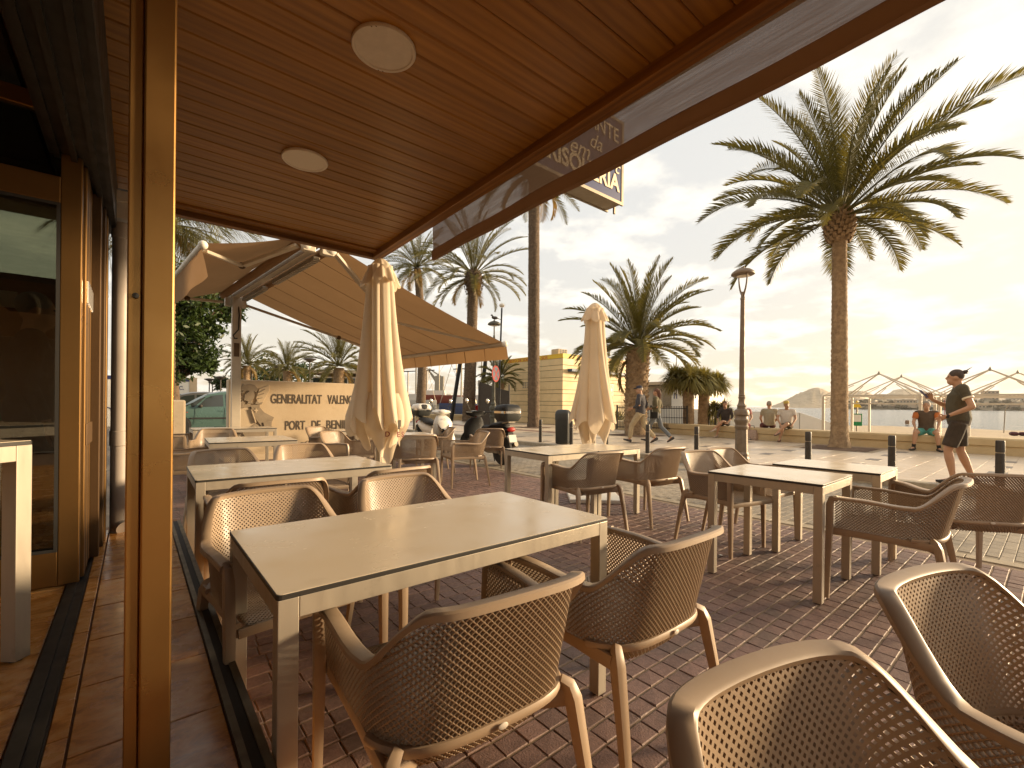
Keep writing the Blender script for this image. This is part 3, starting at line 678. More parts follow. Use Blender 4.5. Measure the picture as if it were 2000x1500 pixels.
for r0, r1 in ((.25, 1.5), (2.0, 3.75)):
    h = part(MB().bar(A_(r0, .08, RZ-.02), A_(r1, .08, RZ-.02), .09, .06), 'strip_heater', m_steel, aw, bevel=.006)
    hh = MB()
    for k in range(int((r1-r0)/.09)): hh.bar(A_(r0+.05+k*.09, .045, RZ-.053), A_(r0+.09+k*.09, .115, RZ-.053), .012, .012)
    part(hh, 'grille', m_chrome, h, kind='stuff')
for s_, e_ in ((-1, -.1), (1, .12)):
    b = MB().obox(A_(RL+.02, e_*1.1, RZ+.08), (.16, .10, .2), Matrix.Rotation(R(4.6), 3, 'Z')); part(b, 'end_bracket', m_awnframe, aw, bevel=.01)
    part(MB().ell(A_(RL+.05, e_*1.5, RZ+.06), (.07, .06, .07)), 'arm_joint', m_white, aw, 40)
    part(MB().obox(A_(-.12, e_*1.2, RZ-.02), (.1, .1, .2), Matrix.Rotation(R(4.6), 3, 'Z')), 'end_bracket', m_awnframe, aw, bevel=.01)
def canopy_cloth(name, e0, z0, e1_, z1, r0, r1, sag, panels, parent):
    n, m = panels*4, 10; vs_ = []
    for i in range(n+1):
        for j in range(m+1):
            u, v = i/n, j/m
            z = z0 + (z1-z0)*v - sag*math.sin(math.pi*v)*(0.8+.2*math.cos(u*panels*2*math.pi)) + .006*math.cos(u*panels*2*math.pi)
            vs_.append(A_(r0+(r1-r0)*u, e0+(e1_-e0)*v, z))
    fs_ = [(i*(m+1)+j, (i+1)*(m+1)+j, (i+1)*(m+1)+j+1, i*(m+1)+j+1) for i in range(n) for j in range(m)]
    return part(MB().add(vs_, fs_), name, m_awning, parent, 60)
m_seam = M('awning_seam', (0.27, 0.16, 0.075), .8)
EZ = 2.33; EE = 3.35; LZ = 2.98; LE = -1.25
cr_ = canopy_cloth('right_cloth', .2, RZ+.16, EE, EZ+.03, -.25, RL, .05, 6, aw)
cl2 = canopy_cloth('left_cloth', -.2, RZ+.16, LE, LZ+.03, -.25, RL-.05, .03, 4, aw)
for k in range(1, 6):
    r = -.25 + (RL+.25)*k/6
    part(MB().tube([A_(r, .2+(EE-.2)*v, RZ+.16+(EZ+.03-RZ-.16)*v-.05*math.sin(math.pi*v)-.009) for v in [i/10 for i in range(11)]], .0035, 4), 'seam', m_seam, cr_)
part(MB().tube([A_(-.3, EE+.02, EZ), A_(RL+.03, EE+.02, EZ)], .045, 12), 'front_bar', m_awnframe, aw, 50)
part(MB().ell(A_(RL+.05, EE+.02, EZ), (.06, .05, .06)), 'bar_cap', m_white, aw, 40)
part(MB().tube([A_(-.3, LE, LZ), A_(RL, LE, LZ)], .04, 12), 'front_bar', m_awnframe, aw, 50)
part(MB().ell(A_(RL+.01, LE, LZ), (.05, .05, .05)), 'bar_cap', m_white, aw, 40)
def drop(e, z, r0, r1, h, wave, n, out):
    rows = []
    for i in range(n+1):
        r = r0+(r1-r0)*i/n
        rows.append([A_(r, e+out*v+.012*math.sin(r*5+v)*v, z-h*v-(wave*abs(math.sin(r*2.2)) if v == 1 else 0)) for v in (0, .33, .66, 1)])
    return part(MB().loft(rows, False, closed=False), 'valance', m_awning, aw, 60)
v1 = drop(EE+.05, EZ, -.3, RL+.05, .27, 0, 40, .05); v2 = drop(LE-.02, LZ, -.3, RL, .32, .03, 40, .06)
for k in range(1, 7):
    r = -.3 + (RL+.35)*k/7
    part(MB().bar(A_(r, EE+.045, EZ-.01), A_(r, EE+.095, EZ-.27), .006, .012), 'seam', m_seam, v1)
def arm(p0, p1, p2):
    part(MB().bar(p0, p1, .075, .045), 'folding_arm', m_awnframe, aw, bevel=.008); part(MB().bar(p1, p2, .055, .04), 'folding_arm', m_awnframe, aw, bevel=.008)
    part(MB().ell(p1, (.05, .05, .045)), 'elbow', m_bronze_dk, aw, 40)
arm(A_(RL, .25, RZ+.04), A_(RL-1.1, 1.75, 2.66), A_(RL-.35, EE-.02, EZ+.03))
arm(A_(-.15, .2, RZ-.05), A_(.5, 1.8, 2.62), A_(.1, EE-.02, EZ+.02))
arm(A_(RL-.05, -.22, RZ+.05), A_(RL-1.0, -.62, RZ-.1), A_(RL-.15, LE+.05, LZ-.02))
arm(A_(-.15, -.2, RZ-.05), A_(.1, -.8, RZ-.12), A_(-.1, LE+.05, LZ-.02))

# ============================================================ CLOSED UMBRELLAS
u_cloth = {}
def umbrella(loc, label, seed, rz, base, txt):
    rg = random.Random(seed)
    u = thing('closed_umbrella', label, 'umbrella', loc, rz, 'closed beige terrace umbrellas')
    part(MB().lathe([(.026, .03), (.026, 2.5)], 14), 'pole', m_steel, u, 50)
    part(MB().lathe([(.045, .0), (.045, .35), (.03, .36)], 14, caps=True), 'pole_socket', m_steel, u, 50)
    if base: part(MB().box(-.33, .33, -.33, .33, .002, .05), 'base_plate', m_white, u, bevel=.008)
    part(MB().lathe([(.0, 0), (.034, 0), (.036, .012), (.03, .02), (.0, .022)], 16, (0, 0, 2.555)), 'top_cap', m_steel, u, 50)
    # gathered cloth: eight ribs, folds deepen towards the ragged hem
    ph = [rg.uniform(0, 6.28) for _ in range(8)]
    rib = [rg.uniform(.75, 1.3) for _ in range(8)]; hem = [rg.uniform(-.10, .12) for _ in range(8)]; rib.append(rib[0]); hem.append(hem[0])
    def skirt(n, m, z1, z0, Rf, A, hemk, twist, nr):
        vs_ = []
        for j in range(m+1):
            v = j/m; R0 = Rf(v)
            for i in range(n):
                a = 2*math.pi*i/n; q = a/(2*math.pi)*nr; k = int(q) % 8; f = q-int(q); f2 = f*f*(3-2*f)
                lerp = lambda L: L[k]*(1-f2)+L[k+1]*f2
                fold = .65-1.65*(1-abs(math.sin(q*math.pi)))**1.4
                r = R0*(1 + A(v)*fold*lerp(rib) + .07*v*math.sin(3*a+ph[0]+2.2*v) + .06*math.sin(5*a+ph[6]-1.7*v) + .022*v*math.sin(13*a+ph[1]+3*v) + .008*math.sin(29*a+ph[2]+6*v)*v)
                tw = twist*v*(1+.5*math.sin(2*a+ph[3]))
                z = z1-(z1-z0)*v + hemk*(lerp(hem)+.07*math.cos(q*2*math.pi+ph[4])+.05*math.sin(3*a+ph[5]))*max(0, v-.6)/.4 + .006*math.sin(9*a+14*v)*v
                vs_.append((r*math.cos(a+tw), r*math.sin(a+tw), z))
        return vs_, [(j*n+i, j*n+(i+1) % n, (j+1)*n+(i+1) % n, (j+1)*n+i) for j in range(m) for i in range(n)]
    vs_, fs_ = skirt(144, 36, 2.50, 1.02, lambda v: .112+.05*v+.105*v*v, lambda v: .05+.15*v, 1.0, .35, 8)
    cl_ = part(MB().add(vs_, fs_), 'cloth', m_canvas, u, 80); u_cloth[u.name] = vs_
    vs_, fs_ = skirt(144, 18, 1.32, .80, lambda v: .185+.035*math.sin(math.pi*min(1, v*1.1))-.055*max(0, v-.55)/.45, lambda v: .10+.14*v, 1.15, -.3, 5)
    u_cloth[u.name] = u_cloth[u.name] + vs_
    part(MB().add(vs_, fs_), 'inner_cloth', m_canvas, u, 80)
    # vent cap: short skirt with scalloped points
    vs_ = []; m3 = 12; n3 = 96
    for j in range(m3+1):
        v = j/m3
        for i in range(n3):
            a = 2*math.pi*i/n3; f = abs(math.cos(4*a+.3))
            r = .040 + .118*v**.7 + .022*v*(f-.5)*2 + .012*v*math.sin(11*a+ph[2])
            z = 2.568 - .20*v - .05*v*v*f - .02*v*math.sin(2*a+ph[3])
            vs_.append((r*math.cos(a), r*math.sin(a), z))
    fs_ = [(j*n3+i, j*n3+(i+1) % n3, (j+1)*n3+(i+1) % n3, (j+1)*n3+i) for j in range(m3) for i in range(n3)]
    part(MB().add(vs_, fs_), 'vent_cap', m_canvas, u, 80)
    for k in range(8):
        a = 2*math.pi*k/8+.2
        part(MB().bar((.05*math.cos(a), .05*math.sin(a), 2.3), (.10*math.cos(a), .10*math.sin(a), .98), .014, .02), 'rib', m_steel, u)
    return u, cl_
U1P = at(742, 700, 4.25); U2P = (4.668, 3.93, 0)
u1, c1 = umbrella((U1P.x, U1P.y, 0), 'closed beige umbrella standing right behind the second table, nearer one', 3, 1.1, False, True)
u2, c2 = umbrella(U2P, 'closed beige umbrella on a white square base plate behind the double table', 8, 2.4, True, True)
def cloth_r(u, ang, z):
    best = .2
    c = [math.hypot(x, y) for x, y, zz in u_cloth[u.name] if abs(zz-z) < .035 and abs((math.atan2(y, x)-ang+math.pi) % (2*math.pi)-math.pi) < .10]
    return max(c) if c else best
def print_on(u, body, z, ang, size, mat):
    r0 = cloth_r(u, ang, z)
    for k, ch in enumerate(body):     # one printed letter after the other round the cloth
        a = ang + (k-(len(body)-1)/2)*size*.85/r0; r = cloth_r(u, a, z) + .004
        text(ch, size, mat, (r*math.cos(a), r*math.sin(a), z), (R(90), 0, a+R(90)), u, .001, align='CENTER', bold=.001)
m_darkred = M('dark_red_print', (.20, .03, .03), .7)
az1 = math.atan2(-U1P.y, -U1P.x) - 1.1
print_on(u1, 'DES', .93, az1+.55, .065, m_darkred)
for q in range(2):
    a = az1+.52+q*.13; r = cloth_r(u1, a, 1.03)+.004
    part(MB().obox((r*math.cos(a), r*math.sin(a), 1.04+.01*q), (.022, .003, .08 - .02*q), Matrix.Rotation(a+R(90), 3, 'Z')), 'emblem_mark', m_engr, u1)
az2 = math.atan2(-3.93, -4.668) - 2.4
print_on(u2, 'O', .92, az2-.95, .045, m_darkred); print_on(u2, 'D', 1.02, az2-1.0, .045, m_darkred)

# ============================================================ TABLES
def make_table(lx, ly, name='terrace_table'):
    """parts of a table centred on its origin"""
    ps = []
    h = .75
    mb = MB(); r = .012; c = []
    for cx, cy, a0 in ((lx/2-r, ly/2-r, 0), (-lx/2+r, ly/2-r, 90), (-lx/2+r, -ly/2+r, 180), (lx/2-r, -ly/2+r, 270)):
        for q in (0, 30, 60, 90): c.append((cx+r*math.cos(R(a0+q)), cy+r*math.sin(R(a0+q))))
    mb.prism(c, lambda p: (p[0]*.9975, p[1]*.9965, h-.0011), lambda p: (p[0]*.9970, p[1]*.996, h))
    ps.append(('tabletop', mb.mesh('tabletop', m_top), []))
    eb = MB(); eb.prism(c, lambda p: (p[0]*1.002, p[1]*1.003, h-.0145), lambda p: (p[0]*1.002, p[1]*1.003, h-.0012)); ps.append(('edge_band', eb.mesh('edge_band', m_topedge, bevel=.0015), []))
    w_ = .05; i_ = .002; X, Y = lx/2-i_, ly/2-i_
    lg = MB().box(-w_/2, w_/2, -w_/2, w_/2, .006, h-.0146).mesh('leg', m_alu, bevel=.002)
    ft = MB().lathe([(.018, 0), (.02, .006)], 10).mesh('foot', m_rubber)
    for sx in (-1, 1):
        for sy in (-1, 1): ps.append(('leg', lg, [(sx*(X-w_/2), sy*(Y-w_/2), 0)]))
    a1 = MB().box(-X+w_+.0005, X-w_-.0005, -.012, .012, h-.068, h-.0146).mesh('apron', m_alu, bevel=.002)
    a2 = MB().box(-.012, .012, -Y+w_+.0005, Y-w_-.0005, h-.068, h-.0146).mesh('apron', m_alu, bevel=.002)
    for sy in (-1, 1): ps.append(('apron', a1, [(0, sy*(Y-.0125), 0)]))
    for sx in (-1, 1): ps.append(('apron', a2, [(sx*(X-.0125), 0, 0)]))
    ps.append(('foot', ft, None)); return ps
_tabs = {}
def place_table(x, y, rz, lx, ly, label, group='aluminium terrace tables', z=0):
    key = (lx, ly)
    if key not in _tabs: _tabs[key] = make_table(lx, ly)
    t = thing('terrace_table', label, 'table', (x, y, z), R(rz), group)
    legs = []
    ft = None
    for nm, me, locs in _tabs[key]:
        if nm == 'foot': ft = me; continue
        if not locs: link(nm, me, t)
        for q in locs:
            o = link(nm, me, t, q)
            if nm == 'leg': legs.append(o)
    for o in legs: link('foot', ft, o)
    return t
place_table(.917, 1.594, 0, 1.285, .73, 'large beige tabletop nearest the camera between four resin chairs')
place_table(.925, 3.72, -1.0, 1.26, .79, 'second long table behind the nearest one, next to the near umbrella')
place_table(1.17, 6.75, -3, .95, .95, 'square table with dark side in front of the lettered wall')
place_table(1.42, 9.75, 0, 1.30, .72, 'far table touching the awning post before the lettered wall')
place_table(3.42, 3.47, -3, .69, .72, 'left half of the double table in front of the far closed umbrella')
place_table(4.115, 3.43, -3, .69, .72, 'right half of the double table in front of the far closed umbrella')
place_table(3.615, 1.305, 1, .68, .73, 'square sunlit table in the right group, nearer of the two')
place_table(4.475, 1.20, 1, .60, .73, 'square sunlit table in the right group, behind the nearer one')
place_table(3.37, 6.62, -12, .69, .72, 'small table hidden behind chairs right of the near umbrella')
place_table(3.05, 8.15, 0, .69, .72, 'small table beside two dark chairs left of the near umbrella')
place_table(-.741, 2.257, 50, .64, .70, 'tall looking table standing inside on the raised marble floor at the left edge', 'tables', FZ)

# ============================================================ RESIN ARMCHAIRS
# plan curve of the shell, right half, at mid height: back centre -> arm front
_half = [(0, -.268), (.07, -.266), (.14, -.258), (.195, -.238), (.235, -.198), (.257, -.14), (.266, -.06), (.270, .05), (.272, .15), (.273, .235)]
def _resample(pts, n):
    P_ = [np.array(p) for p in pts]; dense_ = []
    for i in range(len(P_)-1):
        p0, p1, p2, p3 = P_[max(i-1, 0)], P_[i], P_[i+1], P_[min(i+2, len(P_)-1)]
        for k in range(20):
            t = k/20; dense_.append(.5*((2*p1)+(-p0+p2)*t+(2*p0-5*p1+4*p2-p3)*t*t+(-p0+3*p1-3*p2+p3)*t**3))
    dense_.append(P_[-1]); D_ = np.array(dense_)
    s_ = np.concatenate([[0], np.cumsum(np.linalg.norm(np.diff(D_, axis=0), axis=1))]); 
    return D_, s_
HD, HS = _resample(_half, 0); HL = HS[-1]
def plan(s_):
    """s_ signed arc length from the back centre"""
    a = min(abs(s_), HL); x = np.interp(a, HS, HD[:, 0]); y = np.interp(a, HS, HD[:, 1])
    b = min(a+.004, HL); c_ = max(a-.004, 0)
    dx = np.interp(b, HS, HD[:, 0])-np.interp(c_, HS, HD[:, 0]); dy = np.interp(b, HS, HD[:, 1])-np.interp(c_, HS, HD[:, 1])
    l = math.hypot(dx, dy) or 1; nx, ny = dy/l, -dx/l          # outward
    return (x, y, nx, ny) if s_ >= 0 else (-x, y, -nx, ny)
def sst(a, b, x):
    t = min(1, max(0, (x-a)/(b-a))); return t*t*(3-2*t)
def rim(s_):
    a = abs(s_)
    return .800 - .006*(a/.2)**2*(a < .2) - .006*(a >= .2) - .150*sst(.19, .318, a) + .012*sst(.36, .56, a) - .012*sst(.30, .36, a)*0
def bottom(s_):
    a = abs(s_); return .392 + .063*sst(.20, .36, a)
def shell(s_, z):
    x, y, nx, ny = plan(s_)
    a = abs(s_); back = 1 - sst(.16, .38, a)
    tilt = (z-.46)*.24 + max(0, .47-z)*-.15
    flare = (z-.46)*.07
    y2 = y - tilt*back; low = max(0, .46-z)
    x2 = x + (1-back)*flare*(1 if x > 0 else -1) + x*.10*(z-.6)*back - x*low*.35*back
    y2 += low*.30*back
    return Vector((x2, y2, z)), Vector((nx, ny, 0.22*back if z > .47 else -.3*back)).normalized()
def diamond_cells(nu, nv, du, dv, u0, v0, surf, ok, clampv, t_out, t_in, s_out=.86, s_in=.50, solid=False):
    V = []; F = []
    for i in range(nu):
        for j in range(nv):
            if (i+j) % 2: continue
            cu, cv = u0+i*du, v0+j*dv
            if not ok(cu, cv): continue
            o = len(V)
            for layer, sc_, off in ((0, 1.0, t_out), (1, s_out, t_out), (2, s_in, -t_in), (3, 1.0, -t_in)):
                for k, (a, b) in enumerate(((du, 0), (0, dv), (-du, 0), (0, -dv))):
                    u = cu+a*sc_; v = clampv(u, cv+b*sc_); p, n_ = surf(u, v); q = p+n_*off; V.append((q.x, q.y, q.z))
            for k in range(4):
                m_ = (k+1) % 4
                F.append((o+k, o+m_, o+4+m_, o+4+k)); F.append((o+4+k, o+4+m_, o+8+m_, o+8+k)); F.append((o+8+k, o+8+m_, o+12+m_, o+12+k))
    return V, F
DU = .0088
nu = int(2*HL/DU)+1; nv = int(.43/DU)
V, F = diamond_cells(nu, nv, DU, DU, -HL+.004, .385, shell, lambda u, v: bottom(u)+.003 < v < rim(u)-.004,
                     lambda u, v: min(max(v, bottom(u)), rim(u)), .0048, .0036)
me_shell = MB().add(V, F).mesh('back_shell', m_taupe, fix=False)
def seatsurf(x, y):
    z = .452 - .012*math.exp(-((x/.2)**2))*math.exp(-(((y-.0)/.2)**2)) - .25*max(0, y-.19)**1.3 + .15*max(0, -.17-y)*0
    z -= .10*max(0, -.16-y)
    return Vector((x, y, z)), Vector((0, 0, -1))
def seat_ok(x, y): return abs(x) < .243 and -.235 < y < .262 and not (y < -.16 and abs(x) > .243-(-.16-y)*.9)
n_ = int(.52/DU)
V, F = diamond_cells(n_, n_, DU*1.0, DU, -.256, -.24, seatsurf, seat_ok, lambda u, v: v, .006, .004, .86, .58)
me_seat = MB().add(V, F).mesh('seat', m_taupe, fix=False)
# rim band: flat flange along the top edge, turning down into the front legs
ss = [-HL + 2*HL*k/88 for k in range(89)]
rings = []
for s_ in ss:
    z = rim(s_); p, n2 = shell(s_, z); o_ = Vector((n2.x, n2.y, 0)).normalized()
    up = Vector((0, 0, 1)); back = 1 - sst(.16, .38, abs(s_))
    d = (o_ + up*(-.10+.22*back)).normalized(); q = d.cross((o_.cross(up)).normalized()); q = -q if q.z < 0 else q
    prof = [(-.008, -.006), (-.010, .004), (-.004, .009), (.026, .009), (.031, .004), (.031, -.010), (.026, -.012), (.006, -.008)]
    rings.append([p + d*a + q*b for a, b in prof])
me_rim = MB().loft(rings, True).mesh('rim_band', m_taupe, 40)
def front_leg(sx):
    pf, nf = shell(HL*sx, rim(HL)); x = pf.x + .010*sx
    pts = [(x, pf.y-.02, rim(HL)-.004), (x, pf.y+.012, rim(HL)-.012), (x-.001*sx, pf.y+.022, rim(HL)-.045), (x-.004*sx, pf.y+.024, .45), (x-.004*sx, pf.y+.028, .30), (x-.002*sx, pf.y+.034, .006)]
    rr = [(.019, .010), (.020, .014), (.020, .017), (.020, .018), (.018, .016), (.0135, .0125)]
    return MB().tube(pts, rr, 12, up=(1, 0, 0) , sq=.6).mesh('leg', m_taupe, 50)
def rear_leg(sx):
    pts = [(.232*sx, -.225, .468), (.250*sx, -.240, .455), (.258*sx, -.252, .425), (.272*sx, -.285, .25), (.288*sx, -.325, .006)]
    rr = [(.015, .013), (.019, .016), (.021, .019), (.017, .016), (.0125, .0125)]
    return MB().tube(pts, rr, 12, up=(1, 0, 0), sq=.6).mesh('leg', m_taupe, 50)
pts = []
for k in range(25):
    s_ = -.325 + .65*k/24; p, n2 = shell(s_, .455); dd = .012
    pts.append(p + Vector((n2.x, n2.y, 0))*dd + Vector((0, 0, .012*(1-(abs(s_)/.325)**2))))
me_rail = MB().tube(pts, (0.012), 10, sq=.6).mesh('rear_rail', m_taupe, 50)
sr = MB()
for sx in (-1, 1):
    sr.tube([(.262*sx, -.235, .432), (.262*sx, -.05, .436), (.265*sx, .1, .438), (.266*sx, .262, .436)], [(.010, .024), (.009, .020), (.009, .021), (.010, .026)], 10, sq=.6)
sr.tube([(-.266, .262, .424), (-.2, .268, .428), (.2, .268, .428), (.266, .262, .424)], [(.010, .018)]*4, 10, sq=.6)
for sx in (-1, 1): sr.tube([(.25*sx, -.235, .425), (.18*sx, -.20, .412), (.1*sx, -.16, .415)], [(.012, .03), (.010, .02), (.008, .01)], 8, sq=.5)
me_frame = sr.mesh('seat_frame', m_taupe, 50)
p, n2 = shell(0, .462)
me_badge = MB().lathe([(0, 0), (.014, 0), (.014, .0025), (.012, .0035), (0, .0035)], 20).mesh('badge', m_whiteplastic, 40)
badge_m = (p + Vector((0, -.024, .008)), (R(90), 0, 0))
leg_m = [front_leg(-1), front_leg(1), rear_leg(-1), rear_leg(1)]
chair0 = None
def make_chair():
    t = thing('armchair', '', 'chair', (0, 0, 0), 0, 'perforated taupe resin armchairs on the terrace')
    link('back_shell', me_shell, t); link('seat', me_seat, t); link('rim_band', me_rim, t)
    for m_ in leg_m: link('leg', m_, t)
    r_ = link('rear_rail', me_rail, t); link('seat_frame', me_frame, t)
    link('badge', me_badge, r_, badge_m[0], badge_m[1], (1, .55, 1))
    return t
chair0 = make_chair()
CH = [  # seat centre x, y, heading, label
 (.70, 1.125, -5, 'biggest chair with its back to the camera, tucked under the nearest table'),
 (1.41, 1.11, -1, 'chair with its back to the camera between the biggest chair and the sunlit tables'),
 (.52, 2.10, 186, 'chair facing the camera behind the left half of the nearest table'),
 (1.20, 2.14, 184, 'chair facing the camera behind the right half of the nearest table'),
 (.63, 3.03, -2, 'chair turned away, back to back with the left chair of the nearest table'),
 (1.33, 3.09, 6, 'chair turned away, back to back with the right chair of the nearest table'),
 (.66, 4.44, 191, 'chair facing the camera on the far left side of the second table'),
 (1.32, 4.62, 181, 'chair facing the camera on the far right side of the second table'),
 (.705, -.03, 166, 'biggest cut-off chair at the bottom right edge showing its inner backrest'),
 (1.46, -.11, 165, 'cut-off chair at the right edge showing its inner backrest, behind the lower one'),
 (3.75, .70, 3, 'chair seen from its side under the near edge of the sunlit square table'),
 (4.62, .46, -52, 'rightmost chair seen from behind with legs on the road edge, below the walking man'),
 (4.04, 1.87, 166, 'chair with lit inner back at the left end of the sunlit square table'),
 (4.55, 1.88, 174, 'chair with lit inner back just in front of the brown lamp post'),
 (3.385, 2.985, -9, 'chair seen from behind at the double table, left of the pair'),
 (4.30, 2.88, -7, 'chair at the right corner of the double table, seen half from its side'),
 (3.10, 5.885, -17, 'dark chair seen from behind just right of the near umbrella cloth'),
 (4.16, 7.20, 70, 'small far chair seen from the side in front of the white scooter'),
 (3.88, 5.82, 74, 'chair seen from its side standing on the manhole side in front of the black scooter'),
 (5.0, 6.70, -29, 'chair with its plain back towards us beside the black scooter'),
 (2.62, 8.10, -150, 'dark chair left of the near umbrella, farther from it'),
 (2.42, 6.70, -150, 'dark chair left of the near umbrella, partly behind its hem'),
 (.50, 6.50, -95, 'chair seen from its outer side next to the bronze pillar with a splayed rear leg'),
 (.95, 8.15, 170, 'chair facing the camera between the two tables before the lettered wall'),
 (.45, 9.60, -100, 'far left chair beside the concrete block near the teal car'),
]
for i, (x, y, rz, lab) in enumerate(CH):
    o = chair0 if i == 0 else copy_tree(chair0)
    o.location = (x, y, 0); o.rotation_euler = (0, 0, R(rz)); o['label'] = lab
# ============================================================ LETTERED WALL
def onY(px, py, Y):
    d = ray(px, py); t = Y/d[1]; return Vector((d[0]*t, Y, HC+d[2]*t))
def onX(px, py, X):
    d = ray(px, py); t = X/d[0]; return Vector((X, d[1]*t, HC+d[2]*t))
WY = 11.0
lw = thing('lettered_wall', 'sandy concrete harbour wall with a carved dragon emblem and dark letters', 'wall', (0, 0, 0))
WR = onY(772, 800, WY).x
part(MB().box(1.50, WR, WY, WY+.30, -.05, 1.70), 'wall_body', m_concrete, lw, bevel=.02)
part(MB().box(1.42, WR+.06, WY-.1, WY+.4, -.05, .12), 'plinth', m_concrete, lw, bevel=.01)
def fit_text(body, p0, x1, cap, mat, parent, rot, ext, axis='X'):
    o = text(body, cap/.70, mat, p0, rot, parent, ext, bold=.004*cap/.2)
    xs = [v.co.x for v in o.data.vertices]; wdt = max(xs)-min(xs)
    o.data.transform(Matrix.Translation((-min(xs), 0, 0))); o.data.transform(Matrix.Diagonal((x1/wdt, 1, 1, 1))); return o
g0, g1 = onY(529, 787.5, WY), onY(628.5, 793, WY)
fit_text('GENERALITAT', (g0.x, WY-.004, g0.z), g1.x-g0.x, .205, m_engr, lw, rs, .005)
v0 = onY(640, 792, WY)
fit_text('VALENCIANA', (v0.x, WY-.004, g0.z), .98, .205, m_engr, lw, rs, .005)
q0, q1 = onY(557, 839.5, WY), onY(596, 839, WY)
fit_text('PORT', (q0.x, WY-.004, q0.z), q1.x-q0.x, .20, m_engr, lw, rs, .005)
d0, d1 = onY(609, 838, WY), onY(626, 838, WY)
fit_text('DE', (d0.x, WY-.004, q0.z), d1.x-d0.x, .20, m_engr, lw, rs, .005)
b0 = onY(638, 837, WY)
fit_text('BENIDORM', (b0.x, WY-.004, q0.z), .98, .20, m_engr, lw, rs, .005)
def zp(p): return onY(330+p[0]*.185, 640+p[1]*.185, WY)
def relief(name, poly, d, mat, parent=None):
    mb = MB(); mb.prism(poly, lambda p: zp(p)+Vector((0, .01, 0)), lambda p: zp(p)+Vector((0, -d, 0)))
    return part(mb, name, mat, parent or emb, bevel=.006)
emb = part(MB().prism([(700, 820), (955, 812), (960, 835), (700, 850)], lambda p: zp(p)+Vector((0, .01, 0)), lambda p: zp(p)+Vector((0, -.03, 0))), 'dragon_emblem', m_relief, lw, bevel=.005)
relief('dragon_body', [(742,642),(765,628),(778,588),(797,603),(855,592),(905,606),(935,648),(918,690),(896,672),(898,730),(868,780),(884,802),(815,806),(832,780),(786,765),(796,706),(846,668),(812,664),(775,697),(742,692),(782,668),(744,662)], .05, m_relief)
relief('wing', [(915,745),(948,650),(1056,608),(1060,662),(1025,722),(985,792),(960,810),(935,790)], .04, m_concrete)
for a in ([(925,690),(1010,645),(1012,652),(928,700)], [(922,715),(1000,690),(1000,698),(922,725)], [(940,745),(985,735),(985,742),(938,755)]): relief('wing_rib', a, .055, m_relief)
relief('claw', [(742,800),(768,768),(802,800),(780,818),(745,815)], .045, m_relief)
relief('claw', [(903,802),(925,768),(950,792),(992,782),(975,810),(930,812)], .045, m_relief)
for a in ([(740,700),(770,735),(765,742),(738,715)], [(740,730),(768,762),(762,768),(738,745)]): relief('spine', a, .04, m_relief)
relief('helm_panel', [(690,870),(850,830),(880,900),(925,1000),(860,1060),(690,1100)], .02, m_concrete)
relief('helm_panel', [(858,832),(950,832),(1002,892),(1106,945),(1085,992),(1082,1050),(985,1060),(905,960)], .05, m_relief)
relief('helm_panel', [(770,1110),(905,1010),(960,1030),(1040,1110),(1000,1160),(800,1160)], .03, m_relief)
relief('helm_edge', [(855,860),(872,868),(918,1000),(905,1008)], .065, m_concrete)
relief('cross', [(905,850),(918,850),(918,866),(934,866),(934,880),(918,880),(918,896),(905,896),(905,880),(889,880),(889,866),(905,866)], .062, m_concrete)
relief('drape', [(985,1000),(1080,985),(1075,1050),(1000,1050)], .07, m_relief)
# chain in front of the wall
c0, c1 = onY(600, 858, 10.6), onY(640, 838, 10.6)
ch = MB()
def chainrun(a, b, sag, n):
    for k in range(n):
        u = (k+.5)/n; p = a.lerp(b, u)-Vector((0, 0, sag*4*u*(1-u))); t_ = (b-a).normalized()
        up = Vector((0, 0, 1)) if k % 2 else Vector((0, 1, 0)); s_ = (b-a).length/n*.62
        pts = [p + t_*s_*math.cos(q*math.pi/5) + up*.022*math.sin(q*math.pi/5) for q in range(11)]
        ch.tube(pts, .007, 4)
A0 = Vector((1.6, 10.6, .55)); B0 = Vector((3.55, 10.6, .62)); C0 = Vector((5.0, 10.6, .62))
chainrun(A0, B0, .28, 34); chainrun(B0, C0, .3, 30)
cho = part(ch, 'chain', m_black, None, 60); cho['label'] = 'dark iron chain sagging in front of the lettered wall'; cho['category'] = 'chain'
for p, lab in ((A0, 'short chain post at the dragon end of the lettered wall'), (B0, 'short chain post at the middle of the lettered wall'), (C0, 'short chain post at the right end of the lettered wall, behind the near umbrella')):
    b = thing('chain_post', lab, 'post', (p.x, 10.6, 0), 0, 'chain posts')
    part(MB().lathe([(.03, 0), (.03, p.z), (.035, p.z+.02), (.0, p.z+.05)], 10), 'post', m_black, b, 40)
blk = part(MB().box(-.6, .32, -.3, .3, -.05, 1.27), 'concrete_block', m_concrete, None, bevel=.05); p_ = at(333, 800, 12.5); blk.location = (p_.x, p_.y, 0)
blk['label'] = 'pale concrete block between the bronze pillar and the teal car'; blk['category'] = 'block'

